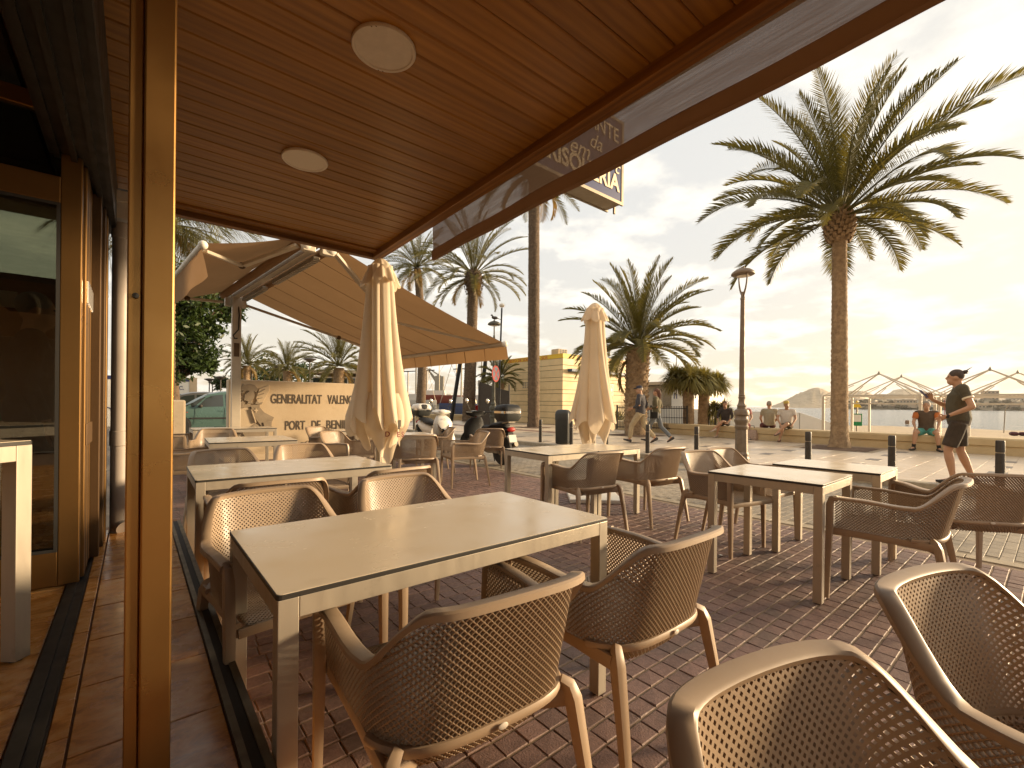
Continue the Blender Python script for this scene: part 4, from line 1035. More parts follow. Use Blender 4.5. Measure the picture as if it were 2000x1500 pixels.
# ============================================================ CARS
def car(name, label, loc, rz, paint, S=1.0):
    c = thing(name, label, 'car', loc, rz, None)
    prof = [(.10,.26),(.02,.36),(0,.55),(.05,.70),(.20,.80),(.55,.92),(.98,1.04),(1.35,1.30),(1.72,1.51),(2.1,1.605),(2.6,1.635),(3.15,1.60),(3.65,1.47),(3.95,1.12),(4.05,.85),(4.07,.5),(4.0,.30),(3.85,.25)]
    def hw(x, z):
        w_ = .845 - .05*max(0, (.5-x)/.5)**2 - .05*max(0, (x-3.6)/.5)**2
        if z > 1.0: w_ -= .42*(z-1.0)
        if z < .45: w_ -= .1*(.45-z)
        if x < .98 and z > .66: w_ -= .05
        return w_
    mb = MB(); rings = []
    for x, z in prof:
        h = hw(x, z); rings.append([(x, -h, z), (x, -h*.86, z+(.02 if z > .5 else -.0)), (x, -h*.4, z+(.045 if z > .5 else 0)), (x, h*.4, z+(.045 if z > .5 else 0)), (x, h*.86, z+(.02 if z > .5 else 0)), (x, h, z)])
    mb.loft(rings, False, closed=False)
    n = len(prof)
    # flanks: horizontal strips between the profile and sill
    for sgn in (-1, 1):
        poly = [(x, sgn*hw(x, z), z) for x, z in prof]
        cz = .62; mid = [(x, sgn*(hw(x, .62)+.015), min(z, max(.62, min(z, .98)))) for x, z in prof]
        o = len(mb.v); mb.v.extend(poly); mb.v.extend(mid)
        for i in range(n-1): mb.f.append((o+i, o+i+1, o+n+i+1, o+n+i))
        low = [(x, sgn*hw(x, .3), .25) for x, z in prof]; o2 = len(mb.v); mb.v.extend(low)
        for i in range(n-1): mb.f.append((o+n+i, o+n+i+1, o2+i+1, o2+i))
    part(mb, 'body', paint, c, 35)
    g = lambda x, z, sgn, e=.012: (x, sgn*(hw(x, z)+e), z)
    for sgn in (-1, 1):
        for nm, poly in (('quarter_window', [(.80,1.00),(1.22,1.015),(1.60,1.40),(1.55,1.415),(1.20,1.20)]), ('door_window', [(1.32,1.02),(2.18,1.05),(2.18,1.525),(1.82,1.47),(1.62,1.36)]), ('door_window', [(2.26,1.05),(3.0,1.08),(3.0,1.51),(2.26,1.53)]), ('quarter_window', [(3.1,1.09),(3.62,1.12),(3.5,1.42),(3.1,1.5)])):
            mb = MB(); mb.add([g(x, z, sgn) for x, z in poly] + [g(x, z, sgn, -.02) for x, z in poly], [tuple(range(len(poly))), tuple(len(poly)+i for i in reversed(range(len(poly))))] + [(i, (i+1) % len(poly), len(poly)+(i+1) % len(poly), len(poly)+i) for i in range(len(poly))])
            part(mb, nm, m_darkglass, c)
        part(MB().box(1.1, 3.3, sgn*.862-.012, sgn*.862+.012, .56, .62), 'side_strip', m_rubber, c, bevel=.005)
        part(MB().ell((1.42, sgn*.93, 1.06), (.07, .10, .07)), 'mirror', m_bollard, c, 50)
        part(MB().box(2.0, 2.16, sgn*.868-.012, sgn*.868+.012, .86, .89), 'door_handle', paint, c, bevel=.004)
        sm = MB()
        for x in (1.25, 2.22, 3.1): sm.box(x-.004, x+.004, sgn*.862-.006, sgn*.862+.004, .35, 1.0)
        part(sm, 'door_seam', m_rubber, c)
        part(MB().ell((1.0, sgn*.86, .82), (.03, .01, .015)), 'indicator', m_red, c)
    part(MB().add([(1.02,-.62,1.075),(1.02,.62,1.075),(1.72,.50,1.555),(1.72,-.50,1.555)], [(0,1,2,3)]).add([(3.7,-.5,1.47),(3.7,.5,1.47),(3.98,.6,1.14),(3.98,-.6,1.14)], [(0,1,2,3)]), 'windscreen', m_darkglass, c)
    for sgn in (-1, 1): part(MB().ell((.16, sgn*.6, .70), (.13, .17, .09)), 'headlight', m_chrome, c, 50)
    part(MB().box(-.02, .12, -.7, .7, .30, .50), 'bumper', paint, c, bevel=.04)
    for x in (.78, 3.28):
        for sgn in (-1, 1):
            part(MB().lathe([(0, -.01), (.365, -.01), (.365, .01), (0, .01)], 24, caps=False), 'wheel_arch', m_rubber, c, 40, loc=(x, sgn*.862, .33), rot=(R(90), 0, 0))
            w_ = part(MB().lathe([(.20, -.09), (.30, -.1), (.318, -.06), (.318, .06), (.30, .1), (.20, .09)], 24), 'wheel', m_rubber, c, 40, loc=(x, sgn*.79, .318), rot=(R(90), 0, 0))
            rim_ = MB().lathe([(0, -.1), (.05, -.1), (.20, -.085), (.20, .085), (.05, .1), (0, .1)], 24)
            part(rim_, 'rim', m_chrome, w_, 40)
            hl = MB()
            for k in range(8):
                a = k*math.pi/4
                for q in (-.101, .099): hl.box(.13*math.cos(a)-.022, .13*math.cos(a)+.022, .13*math.sin(a)-.022, .13*math.sin(a)+.022, q-.002, q+.002)
            part(hl, 'rim_slot', m_rubber, w_)
    return c
p_ = onz(352, 848, 0)
car('parked_car', 'teal compact family car parked behind the lettered wall', (p_.x-.80, p_.y+.86, 0), 0, m_carpaint)
m_greypaint = M('grey_car_paint', (0.12, 0.115, 0.105), .3, .3)
car('parked_car', 'dark car mostly hidden behind the teal car', (p_.x-1.5, p_.y+3.6, 0), 0, m_greypaint)

# ============================================================ TOILET CABIN, MARINA BUILDING
kp = onY(384, 760, 30)
kx = kp.x
ki = thing('toilet_cabin', 'white toilet cabin with a blue strip behind the teal car', 'cabin', (kx, 30, 0))
part(MB().box(-7, 0, 0, 3, -.05, 2.50), 'wall', m_white, ki, bevel=.01)
part(MB().box(-7, -.32, -.02, -.001, 2.30, 2.48), 'blue_strip', m_signblue, ki)
part(MB().box(-.32, .02, -.03, 0, 0, 2.52), 'lit_side_strip', m_concrete, ki)  # cream strip painting in the cabin's sunlit side face
text('TOILET', .2, m_cream, (-.45, -.025, 2.33), rs, ki, .003, align='RIGHT')
text('W.C.', .26, m_signblue, (-.55, -.006, 1.86), rs, ki, .003, align='RIGHT', bold=.006)
gm = MB()
for k in range(7): gm.tube([(-3.6+.36*k+.18*math.cos(q*math.pi/10), -.012, .55+.35*math.sin(q*math.pi/10)) for q in range(11)], .02, 4)
part(gm, 'painted_arcs', m_signblue, ki, kind='stuff')
mp0, mp1 = at(606, 740, 58), at(690, 740, 58)
mbd = thing('marina_building', 'low flat roofed marina building with wide windows over the lettered wall', 'building', (mp0.x, mp0.y, 0), math.atan2(mp1.y-mp0.y, mp1.x-mp0.x))
LB = (mp1-mp0).length + 4
part(MB().box(0, LB, 0, 8, -.05, 4.6), 'wall', m_facade, mbd); part(MB().box(-.8, LB, -1.2, 8.5, 4.95, 5.35), 'roof', m_concrete, mbd, bevel=.03)
for k in range(5):
    f = part(MB().box(.3+k*1.55, 1.7+k*1.55, -.06, -.001, 2.6, 4.5), 'window', m_white, mbd); part(MB().box(.38+k*1.55, 1.62+k*1.55, -.08, -.061, 2.7, 4.4), 'pane', m_darkglass, f)
part(MB().box(6.6, 7.6, -.12, -.07, 2.9, 3.5), 'blue_sign', m_signblue, mbd)

# ============================================================ LIFEGUARD STATION
SX, SY, SH = 18.76, 18.10, 4.15
st = thing('lifeguard_station', 'cream panelled first aid station with yellow band and red lettering', 'building', (0, 0, 0))
part(MB().box(SX+.03, SX+6.2, SY+.03, SY+5.4, 0, SH-.02), 'core', m_pavejoint, st)
zl = [.10, .47, .82, 1.21, 1.45, 1.89, 2.12, 2.61, 2.83, 3.26, 3.53, 3.925]
for z0, z1 in zip(zl, zl[1:]):
    part(MB().box(SX, SX+.029, SY+.0305, SY+5.4, z0+.012, z1-.012), 'wall_panel', m_sosp, st, bevel=.006)
    if z1 <= 3.2 :
        part(MB().box(SX, SX+2.45, SY, SY+.0295, z0+.012, z1-.012), 'wall_panel', m_sosp, st, bevel=.006)
        x = SX+3.62
        while x < SX+6.1:
            x2 = min(x+.9, SX+6.2); part(MB().box(x+.006, x2-.006, SY, SY+.0295, z0+.012, z1-.012), 'wall_panel', m_sosp, st, bevel=.006); x = x2
    else: part(MB().box(SX, SX+6.2, SY, SY+.0295, z0+.012, z1-.012), 'wall_panel', m_sosp, st, bevel=.006)
part(MB().box(SX-.02, SX+.029, SY-.02, SY+5.42, 3.925, SH), 'yellow_band', m_yellow, st); part(MB().box(SX+.0295, SX+6.22, SY-.02, SY+.029, 3.925, SH), 'yellow_band', m_yellow, st)
part(MB().box(SX-.03, SX+6.25, SY-.03, SY+5.45, SH, SH+.03), 'roof', m_yellow, st)
def fitx(body, p, w_, h, mat, rot, parent):
    return fit_text(body, p, w_, h, mat, parent, rot, .004)
ya, yb = onX(989, 700, SX-.02).y, onX(1069.5, 694, SX-.02).y
fitx('PUESTO DE SOCORRO - SOS', (SX-.022, ya, 3.95), ya-yb, .17, m_red, (R(90), 0, R(-90)), st)
xa = onY(1128, 695, SY-.02).x; xb = onY(1221, 702, SY-.02).x
fitx('PUESTO DE SOCORRO - SOS', (xa, SY-.022, 3.95), xb-xa, .17, m_red, rs, st)
part(MB().box(SX+.42, SX+6.0, SY-.32, SY-.001, 3.16, 3.32), 'blue_lintel', m_blue, st, bevel=.01)
dx0, dx1 = SX+2.52, SX+3.55
d_ = part(MB().box(dx0, dx1, SY-.01, SY+.028, .12, 3.05), 'door', m_blue, st); part(MB().box(dx0-.06, dx0, SY-.03, SY+.03, .1, 3.12).box(dx1, dx1+.06, SY-.03, SY+.03, .1, 3.12).box(dx0, dx1, SY-.03, SY+.03, 3.05, 3.12), 'door_frame', m_blue, st)
sx0, sx1 = onY(1187, 757, SY-.05).x, onY(1198.5, 757, SY-.05).x
sn = part(MB().box(sx1-.52, sx1, SY-.03, SY-.011, 1.86, 2.56), 'aed_sign', m_white, d_); part(MB().box(sx1-.49, sx1-.03, SY-.035, SY-.0305, 1.89, 2.53), 'green_panel', m_green, sn)
hp = [(.0, -.17), (.16, .02), (.16, .12), (.09, .16), (.0, .09), (-.09, .16), (-.16, .12), (-.16, .02)]
part(MB().prism(hp, lambda p: (sx1-.28+p[0], SY-.0355, 2.17+p[1]), lambda p: (sx1-.28+p[0], SY-.038, 2.17+p[1])), 'heart', m_white, sn)
part(MB().box(sx1-.13, sx1-.06, SY-.038, SY-.0355, 2.425, 2.445).box(sx1-.105, sx1-.085, SY-.0385, SY-.0355, 2.40, 2.47), 'cross', m_white, sn)
text('AED', .08, m_white, (sx1-.2, SY-.036, 1.92), rs, sn, .001)
part(MB().add([(sx1-.30, SY-.0405, 2.27), (sx1-.24, SY-.0405, 2.2), (sx1-.27, SY-.0405, 2.2), (sx1-.25, SY-.0405, 2.08), (sx1-.31, SY-.0405, 2.18), (sx1-.28, SY-.0405, 2.18)], [(0,1,2,3,4,5)]), 'bolt', m_green, sn)
vg = MB()
for i in range(4):
    for j in range(3): vg.box(SX-.008, SX-.0005, SY+2.72+i*.2, SY+2.86+i*.2, 2.28+j*.13, 2.37+j*.13)
part(vg, 'vent_grille', m_steel, st)
ac = thing('roof_unit', 'air conditioning box on the flat roof of the first aid station', 'air conditioner', (SX+.75, SY+1.0, SH+.03))
part(MB().box(-.4, .35, -.3, .3, .02, .36), 'casing', m_concrete, ac, bevel=.015)
af = MB()
for i in range(3):
    for j in range(3): af.box(-.3+i*.21, -.14+i*.21, -.31, -.301, .05+j*.1, .13+j*.1)
part(af, 'grille', m_black, ac)
spk = thing('roof_speaker', 'little dark horn speaker on the roof edge of the first aid station', 'speaker', (SX+4.4, SY+.2, SH+.03)); part(MB().lathe([(.03, 0), (.03, .2), (.1, .22), (.05, .42), (.07, .5), (.0, .56)], 10), 'horn', m_black, spk, 40)

# ============================================================ BIN, BOLLARDS, LAMP POSTS
bn = thing('litter_bin', 'black plastic litter bin with rounded hood on the promenade', 'bin', (9.62, 9.25, .1), R(32))
def rrect(hx, hy, r, z, n=5):
    out = []
    for cx, cy, a0 in ((hx-r, hy-r, 0), (-hx+r, hy-r, 90), (-hx+r, -hy+r, 180), (hx-r, -hy+r, 270)):
        for k in range(n): a = R(a0+90*k/(n-1)); out.append((cx+r*math.cos(a), cy+r*math.sin(a), z))
    return out
part(MB().loft([rrect(.20, .18, .07, .02), rrect(.21, .19, .07, .05), rrect(.222, .20, .07, .70)]), 'body', m_bin, bn, 40)
part(MB().loft([rrect(.226, .205, .07, .70), rrect(.226, .205, .07, .86), rrect(.21, .19, .08, .94), rrect(.165, .15, .09, .985), rrect(.08, .08, .06, 1.0)]), 'hood', m_bin, bn, 50)
part(MB().ell((0, -.198, .83), (.135, .015, .075), 16, 8), 'opening', m_black, bn, 50)
lit = MB(); 
for k in range(7): lit.obox((rnd.uniform(-.08, .08), -.205, .80+rnd.uniform(-.03, .03)), (.05, .02, .03), Euler((rnd.random()*3, rnd.random(), rnd.random()*3)).to_matrix())
lt = part(lit, 'litter', m_white, bn)
def bollard(x, y, lab):
    b = thing('bollard', lab, 'bollard', (x, y, .1), 0, 'black bollards along the promenade kerb')
    part(MB().lathe([(.052, 0), (.052, .005), (.05, .50), (.044, .505), (.044, .518), (.05, .523), (.05, .67), (.045, .685), (0, .69)], 20), 'post', m_bollard, b, 35)
    part(MB().lathe([(.0445, .506), (.0465, .508), (.0465, .515), (.0445, .517)], 20, caps=False), 'band', m_strip, b, 35)
for y, lab in ((.54, 'rightmost bollard, right of the walking man in shorts'), (1.74, 'bollard in front of the seated man in turquoise shorts'), (2.93, 'bollard left of the big palm trunk'), (5.07, 'bollard left of the brown lamp post, before the seat wall'), (6.30, 'bollard overlapping the legs of the walking couple'), (7.53, 'bollard partly hidden behind the far umbrella hem'), (8.77, 'bollard just right of the litter bin'), (10.03, 'bollard just left of the litter bin'), (18.1, 'far bollard left of the white scooter')):
    bollard(9.46, y, lab)
def street_lamp(loc, label, mat, rz):
    l_ = thing('street_lamp', label, 'street lamp', loc, rz, 'lamp posts with open yoke heads')
    o8 = lambda r, z: [(r*math.cos(R(22.5+45*k)), r*math.sin(R(22.5+45*k)), z) for k in range(8)]
    part(MB().loft([o8(.15, 0), o8(.15, .05), o8(.155, .10), o8(.135, .14), o8(.14, .19), o8(.118, .23), o8(.112, .68)]), 'base', mat, l_, bevel=.004)
    part(MB().lathe([(.112, .68), (.125, .70), (.128, .74), (.115, .76), (.118, .80), (.138, .84), (.138, .87), (.115, .90), (.112, .94), (.14, .97), (.142, 1.02), (.12, 1.07), (.085, 1.09), (.082, 1.13), (.09, 1.15), (.078, 1.17), (.066, 1.2), (.054, 1.28), (.064, 1.30), (.066, 1.325), (.056, 1.34), (.062, 1.36), (.055, 1.38)], 24, caps=False), 'moulding', mat, l_, 35)
    part(MB().lathe([(.055, 1.38), (.040, 3.26), (.046, 3.265), (.046, 3.30), (.038, 3.31), (.03, 3.42), (.0, 3.43)], 16), 'shaft', mat, l_, 35)
    for s_ in (-1, 1):
        pts = [(s_*.02, 0, 3.34), (s_*.06, 0, 3.40), (s_*.11, 0, 3.48), (s_*.145, 0, 3.58), (s_*.162, 0, 3.68), (s_*.165, 0, 3.76)]
        part(MB().tube(pts, [(.018, .022), (.018, .022), (.016, .02), (.015, .018), (.014, .016), (.014, .016)], 8), 'yoke_arm', mat, l_, 60)
    part(MB().lathe([(0, 3.735), (.10, 3.74), (.20, 3.755), (.215, 3.765), (.218, 3.785), (.20, 3.815), (.14, 3.86), (.07, 3.885), (.03, 3.89), (.028, 3.92), (.0, 3.925)], 28), 'lamp_head', mat, l_, 40)
    part(MB().lathe([(0, 3.728), (.11, 3.730), (.12, 3.7355), (.0, 3.7357)], 20, caps=False), 'lens', m_panelwhite, l_)
    return l_
street_lamp((9.33, 4.06, .1), 'tall brown lamp post standing behind the right group of chairs', m_lamp, R(50))
l2 = street_lamp((9.15, 11.98, .1), 'grey green lamp post with a round no stopping sign and a pigeon', M('lamp_green_paint', (.09, .085, .06), .5, .1, nz=(14, .4)), R(50))
ns = part(MB().lathe([(0, -.008), (.27, -.008), (.27, .008), (0, .008)], 32), 'sign_disc', m_red, l2, 40, loc=(-.06, -.07, 2.14), rot=(R(90), 0, R(-25)))
part(MB().lathe([(0, .009), (.215, .009), (.215, .0105), (0, .0105)], 32), 'blue_field', M('sign_field_blue', (.10, .13, .19), .4), ns)
xb_ = MB()
for a in (45, -45): xb_.obox((0, 0, .0125 + (.001 if a > 0 else 0)), (.44, .05, .003), Matrix.Rotation(R(a), 3, 'Z'))
part(xb_, 'red_cross', m_red, ns)
bd = MB(); bd.ell((0, 0, .06), (.05, .11, .055)).ell((0, .10, .14), (.03, .035, .03)).tube([(0, .05, .08), (0, .09, .12)], [.035, .025], 8).tube([(0, -.08, .05), (0, -.2, .02)], [(.035, .012), (.03, .008)], 6).tube([(0, .12, .14), (0, .155, .135)], [.008, .002], 5)
for s_ in (-.02, .02): bd.tube([(s_, 0, .02), (s_, .01, -.01)], .006, 5)
bo = part(bd, 'pigeon', m_bollard, None, 60, loc=(9.13, 11.93, .1+3.925), rot=(0, 0, 1.2)); bo['label'] = 'dark pigeon perched on the far lamp head'; bo['category'] = 'bird'
pc = thing('camera_pole', 'thin leaning dark pole with a pale ball camera above the far lamp', 'pole', (9.9, 12.6, .1))
part(MB().tube([(-.25, -.3, 2.4), (.13, .1, 4.55)], .03, 8), 'pole', m_black, pc); part(MB().ell((.15, .12, 4.66), (.10, .10, .08)), 'camera_ball', m_white, pc, 50); part(MB().tube([(-.25, -.3, 0), (-.25, -.3, 2.45)], .03, 8), 'lower_pole', m_black, pc)
for k, (px, py, t) in enumerate(((409, 741, 48), (415, 747, 55), (431, 737, 44), (492, 724, 42), (545, 716, 40), (605, 702, 36))):
    p = at(px, py, t)
    q = thing('park_lamp', ['first', 'second', 'third', 'fourth', 'fifth', 'sixth'][k] + ' from the left of the thin lamps over the car park wall', 'street lamp', (p.x, p.y, 0), 0, 'thin lamps of the car park')
    part(MB().lathe([(.07, 0), (.05, p.z-.1), (.05, p.z)], 8), 'pole', m_bollard, q, 40); part(MB().lathe([(.06, -.25), (.12, -.2), (.5, .0), (.45, .06), (.1, .12), (0, .13)], 14, (0, 0, p.z)), 'lamp_head', m_bollard, q, 40)

# ============================================================ SCOOTERS
def scooter(name, label, loc, rz, paint, rear_plate=True):
    s = thing(name, label, 'scooter', loc, rz)
    def wheel(y, r=.31):
        w_ = part(MB().lathe([(r-.10, -.045), (r-.03, -.05), (r, -.02), (r, .02), (r-.03, .05), (r-.10, .045)], 24), 'wheel', m_rubber, s, 40, loc=(0, y, r), rot=(0, R(90), 0))
        part(MB().lathe([(.0, -.04), (.05, -.04), (r-.11, -.025), (r-.095, -.03), (r-.095, .03), (r-.11, .025), (.05, .04), (0, .04)], 20), 'rim', m_chrome, w_, 40)
        part(MB().lathe([(.05, -.047), (.11, -.047), (.11, -.05), (.05, -.05)], 20, caps=False), 'brake_disc', m_steel, w_)
    wheel(.66); wheel(-.62)
    def el(cy, z, wx, hz, n=12): return [(wx*math.cos(2*math.pi*k/n), cy+hz[0]*math.sin(2*math.pi*k/n), z+hz[1]*math.sin(2*math.pi*k/n)) for k in range(n)]
    # front apron: tall shield, widest at the shoulders
    rg = []
    for z, y, wx, dy in ((.36, .40, .16, .04), (.45, .44, .23, .06), (.60, .48, .27, .09), (.75, .49, .265, .10), (.86, .46, .21, .10), (.94, .40, .13, .07)):
        rg.append([(wx*math.cos(2*math.pi*k/14), y+dy*math.sin(2*math.pi*k/14), z) for k in range(14)])
    part(MB().loft(rg), 'front_apron', paint, s, 60)
    part(MB().loft([[(x*.5, .585+.02*i-abs(x)*.25, z) for x, z in ((-.16, .62+.10*0), (0, .50), (.16, .62), (.22, .80), (0, .88), (-.22, .80))] for i in (0, .6)]), 'chest_panel', paint, s, 60)
    for sg_ in (-1, 1): part(MB().tube([(sg_*.05, .60, .56), (sg_*.12, .585, .64), (sg_*.17, .54, .76)], [.02, .032, .02], 8), 'indicator', m_chrome, s, 60)
    part(MB().ell((0, .60, .55), (.10, .035, .04)), 'grille', m_black, s, 50)
    # handlebar cover and headlight
    part(MB().loft([[(wx*math.cos(2*math.pi*k/14), y+dy*math.sin(2*math.pi*k/14), z) for k in range(14)] for z, y, wx, dy in ((.955, .37, .10, .05), (.985, .40, .22, .08), (1.02, .41, .27, .085), (1.06, .37, .24, .08), (1.085, .32, .12, .05))]), 'handlebar_cover', paint, s, 60)
    part(MB().ell((0, .475, 1.04), (.12, .04, .055)), 'headlight', m_chrome if paint is not m_white else m_white, s, 50)
    for sg_ in (-1, 1):
        part(MB().tube([(sg_*.16, .33, 1.05), (sg_*.34, .28, 1.06)], .018, 8), 'grip', m_rubber, s, 50)
        mr = part(MB().tube([(sg_*.18, .36, 1.08), (sg_*.26, .38, 1.26)], .007, 6), 'mirror_stalk', m_black, s)
        part(MB().ell((sg_*.27, .37, 1.30), (.05, .015, .06)), 'mirror', m_chrome, mr, 50)
        part(MB().tube([(sg_*.075, .44, .42), (sg_*.08, .62, .31)], .022, 8), 'fork', m_steel, s, 50)
    # front mudguard, floor, seat, tail
    rg = []
    for a in range(-20, 201, 20):
        c_, s_ = math.cos(R(a)), math.sin(R(a)); rr = .35; rg.append([(x, .66+(rr-.04*abs(x)/.09)*c_, .31+(rr-.04*abs(x)/.09)*s_) for x in (-.09, -.04, .04, .09)])
    part(MB().loft(rg[0:9], False, closed=False), 'front_mudguard', paint, s, 60)
    part(MB().loft([rrect(.17, .26, .05, z) for z in (.27, .34)]), 'floor_board', m_black, s, 40).location = (0, .12, 0)
    part(MB().loft([[(wx*math.cos(2*math.pi*k/14), y, z+hz*math.sin(2*math.pi*k/14)) for k in range(14)] for y, z, wx, hz in ((.02, .48, .10, .14), (-.12, .52, .17, .17), (-.35, .57, .19, .16), (-.62, .66, .17, .11), (-.85, .72, .10, .06), (-.92, .74, .05, .03))]), 'rear_body', paint, s, 60)
    part(MB().loft([[(wx*math.cos(2*math.pi*k/14), y, z+hz*math.sin(2*math.pi*k/14)) for k in range(14)] for y, z, wx, hz in ((.08, .70, .06, .04), (-.02, .73, .13, .06), (-.25, .74, .16, .06), (-.42, .80, .16, .06), (-.70, .82, .13, .05), (-.78, .81, .08, .03))]), 'saddle', m_rubber, s, 60)
    bx = part(MB().loft([rrect(.19, .17, .09, .90), rrect(.23, .205, .10, .97), rrect(.235, .21, .10, 1.08)]), 'top_box', m_bin, s, 50); bx.location = (0, -.80, 0)
    lid = part(MB().loft([rrect(.237, .212, .10, 1.085), rrect(.235, .21, .10, 1.14), rrect(.20, .18, .10, 1.21), rrect(.10, .09, .08, 1.235)]), 'lid', paint if paint is m_white else m_black, bx, 50)
    part(MB().loft([rrect(.239, .214, .10, 1.055), rrect(.239, .214, .10, 1.10)]), 'reflector_band', m_chrome, bx, 50)
    if paint is m_white: part(MB().ell((0, .17, 1.12), (.15, .05, .10)), 'backrest_pad', m_rubber, bx, 50)
    part(MB().bar((0, -.62, .84), (0, -.95, .885), .16, .02), 'rack', m_steel, s)
    part(MB().ell((0, -.93, .735), (.10, .04, .05)), 'tail_light', m_red, s, 50)
    part(MB().obox((0, -.98, .56), (.18, .012, .15), Matrix.Rotation(R(-18), 3, 'X')), 'number_plate', m_white, s, bevel=.003)
    part(MB().bar((0, -.88, .70), (0, -.96, .50), .12, .02), 'plate_holder', m_black, s)
    part(MB().tube([(.13, -.25, .30), (.15, -.45, .28), (.16, -.62, .36), (.165, -.88, .44)], [.025, .03, .055, .05], 10), 'exhaust', m_steel, s, 50)
    part(MB().bar((-.10, -.62, .31), (-.10, .0, .34), .08, .14).ell((0, -.15, .33), (.14, .22, .13)), 'engine', m_steel, s, 40)
    part(MB().tube([(-.1, -.1, .28), (-.2, -.05, .01)], .012, 6).tube([(.1, -.1, .28), (.2, -.05, .01)], .012, 6), 'stand', m_black, s, 40)
    part(MB().tube([(.11, -.62, .36), (.13, -.78, .66)], .03, 8).tube([(-.11, -.62, .36), (-.13, -.78, .66)], .03, 8), 'shock_absorber', m_black, s, 40)
    return s
scooter('white_scooter', 'white scooter with a white lidded top box parked facing us', (5.98, 10.35, 0), R(176), m_white)
scooter('black_scooter', 'black scooter with a big black top box seen from behind', (5.80, 7.85, 0), R(-4), m_black)
# ============================================================ VEGETATION
def frond_mesh(L, droop, seed, lf=.40, n=58, wid=.032, dry=False, petiole=.14, curl=.0, drop=0.0, vee=30):
    rg = random.Random(seed); mb = MB(); N_ = 22
    pts = []; p = Vector((0, 0, 0)); a = 0.0; side = rg.uniform(-.35, .35)
    for i in range(N_+1):
        t = i/N_; pts.append(p.copy()); ang = -droop*t**1.6
        p = p + Vector((math.cos(ang), side*t, math.sin(ang))).normalized()*(L/N_)
    mb.tube(pts, [max(.004, .028*(1-.85*i/N_))*(L/3.5) for i in range(N_+1)], 5, up=(0, 1, 0))
    def rp(t):
        q = t*N_; i = min(int(q), N_-1); f = q-i; d = (pts[i+1]-pts[i]).normalized(); return pts[i].lerp(pts[i+1], f), d
    for k in range(n):
        t = petiole + (1-petiole)*(k+.5)/n
        c_, d = rp(t); sidev = d.cross(Vector((0, 0, 1))).normalized(); up = sidev.cross(d)
        env = min(1, (t-petiole)/.16+.25)*min(1, (1.02-t)/.30+.22)
        for sg_ in (-1, 1):
            l = lf*env*rg.uniform(.72, 1.15); fw = .55+.75*t + rg.uniform(-.12, .12)
            v_ = (sidev*sg_ + d*fw + up*(math.tan(R(vee))*rg.uniform(.3, 1.1))).normalized()
            mid = c_ + v_*l*.5; tip = c_ + v_*l - Vector((0, 0, l*(.12+drop)*rg.uniform(.6, 1.5))); 
            if drop: mid = mid - Vector((0, 0, l*drop*.3))
            wv = d*wid*.5 - up*wid*.25
            mb.add([c_-wv*.6, c_+wv*.6, mid+wv, mid-wv, tip], [(0,1,2,3), (3,2,4)])
    me = mb.mesh('frond', m_frond_y if dry else m_frond, fix=False); return me
_fr = {}
def frond_set(L, key, **kw):
    if key not in _fr:
        _fr[key] = {c: [frond_mesh(L*f, d, 11*i+j*3+len(key), **kw) for j in range(3)] for i, (c, d, f) in enumerate((('up', .45, 1.0), ('high', .85, 1.03), ('mid', 1.15, 1.0), ('low', 1.15, .85)))}
        _fr[key]['dry'] = [frond_mesh(L*.6, 1.3, 77, dry=True, **kw)]
    return _fr[key]
def palm_trunk(h, r0, r1, lean, bumps, seed, nring=None, flare=0, stubs=False):
    rg = random.Random(seed); n = 22; m = nring or int(h*16); vs_ = []
    cx = lambda t: (lean[0]*t + (lean[2] if len(lean) > 2 else 0)*math.sin(math.pi*t), lean[1]*t)
    for j in range(m+1):
        t = j/m; r = r0+(r1-r0)*t + flare*max(0, 1-t*h/.5)**2
        for i in range(n):
            a = 2*math.pi*i/n
            ph = (j*.5 + (i % 2)*.5) % 1.0
            bmp = bumps*(((j+ (i % 4 < 2)*1) % 2)*1.0 - .3 + rg.uniform(-.5, .5))
            x, y = cx(t); vs_.append((x+(r+bmp)*math.cos(a), y+(r+bmp)*math.sin(a), h*t))
    fs_ = [(j*n+i, j*n+(i+1) % n, (j+1)*n+(i+1) % n, (j+1)*n+i) for j in range(m) for i in range(n)]
    mb = MB().add(vs_, fs_)
    if stubs:
        for k in range(stubs):
            t = .10+.9*(k+rg.random())/stubs; a = k*2.399+rg.uniform(-.2, .2); r = r0+(r1-r0)*t; x, y = cx(t)
            d = Vector((math.cos(a), math.sin(a), 0)); s_ = Vector((-d.y, d.x, 0)); b = Vector((x, y, h*t))+d*(r-.03)
            o_ = rg.uniform(.06, .13); w_ = rg.uniform(.06, .10); up = rg.uniform(.10, .2)
            mb.add([b-s_*w_, b+s_*w_, b+s_*w_*.7+d*o_+Vector((0,0,up)), b-s_*w_*.7+d*o_+Vector((0,0,up)), b-s_*w_+Vector((0,0,.10)), b+s_*w_+Vector((0,0,.10))], [(0,1,2,3),(4,3,2,5),(0,3,4),(1,5,2)])
    return mb
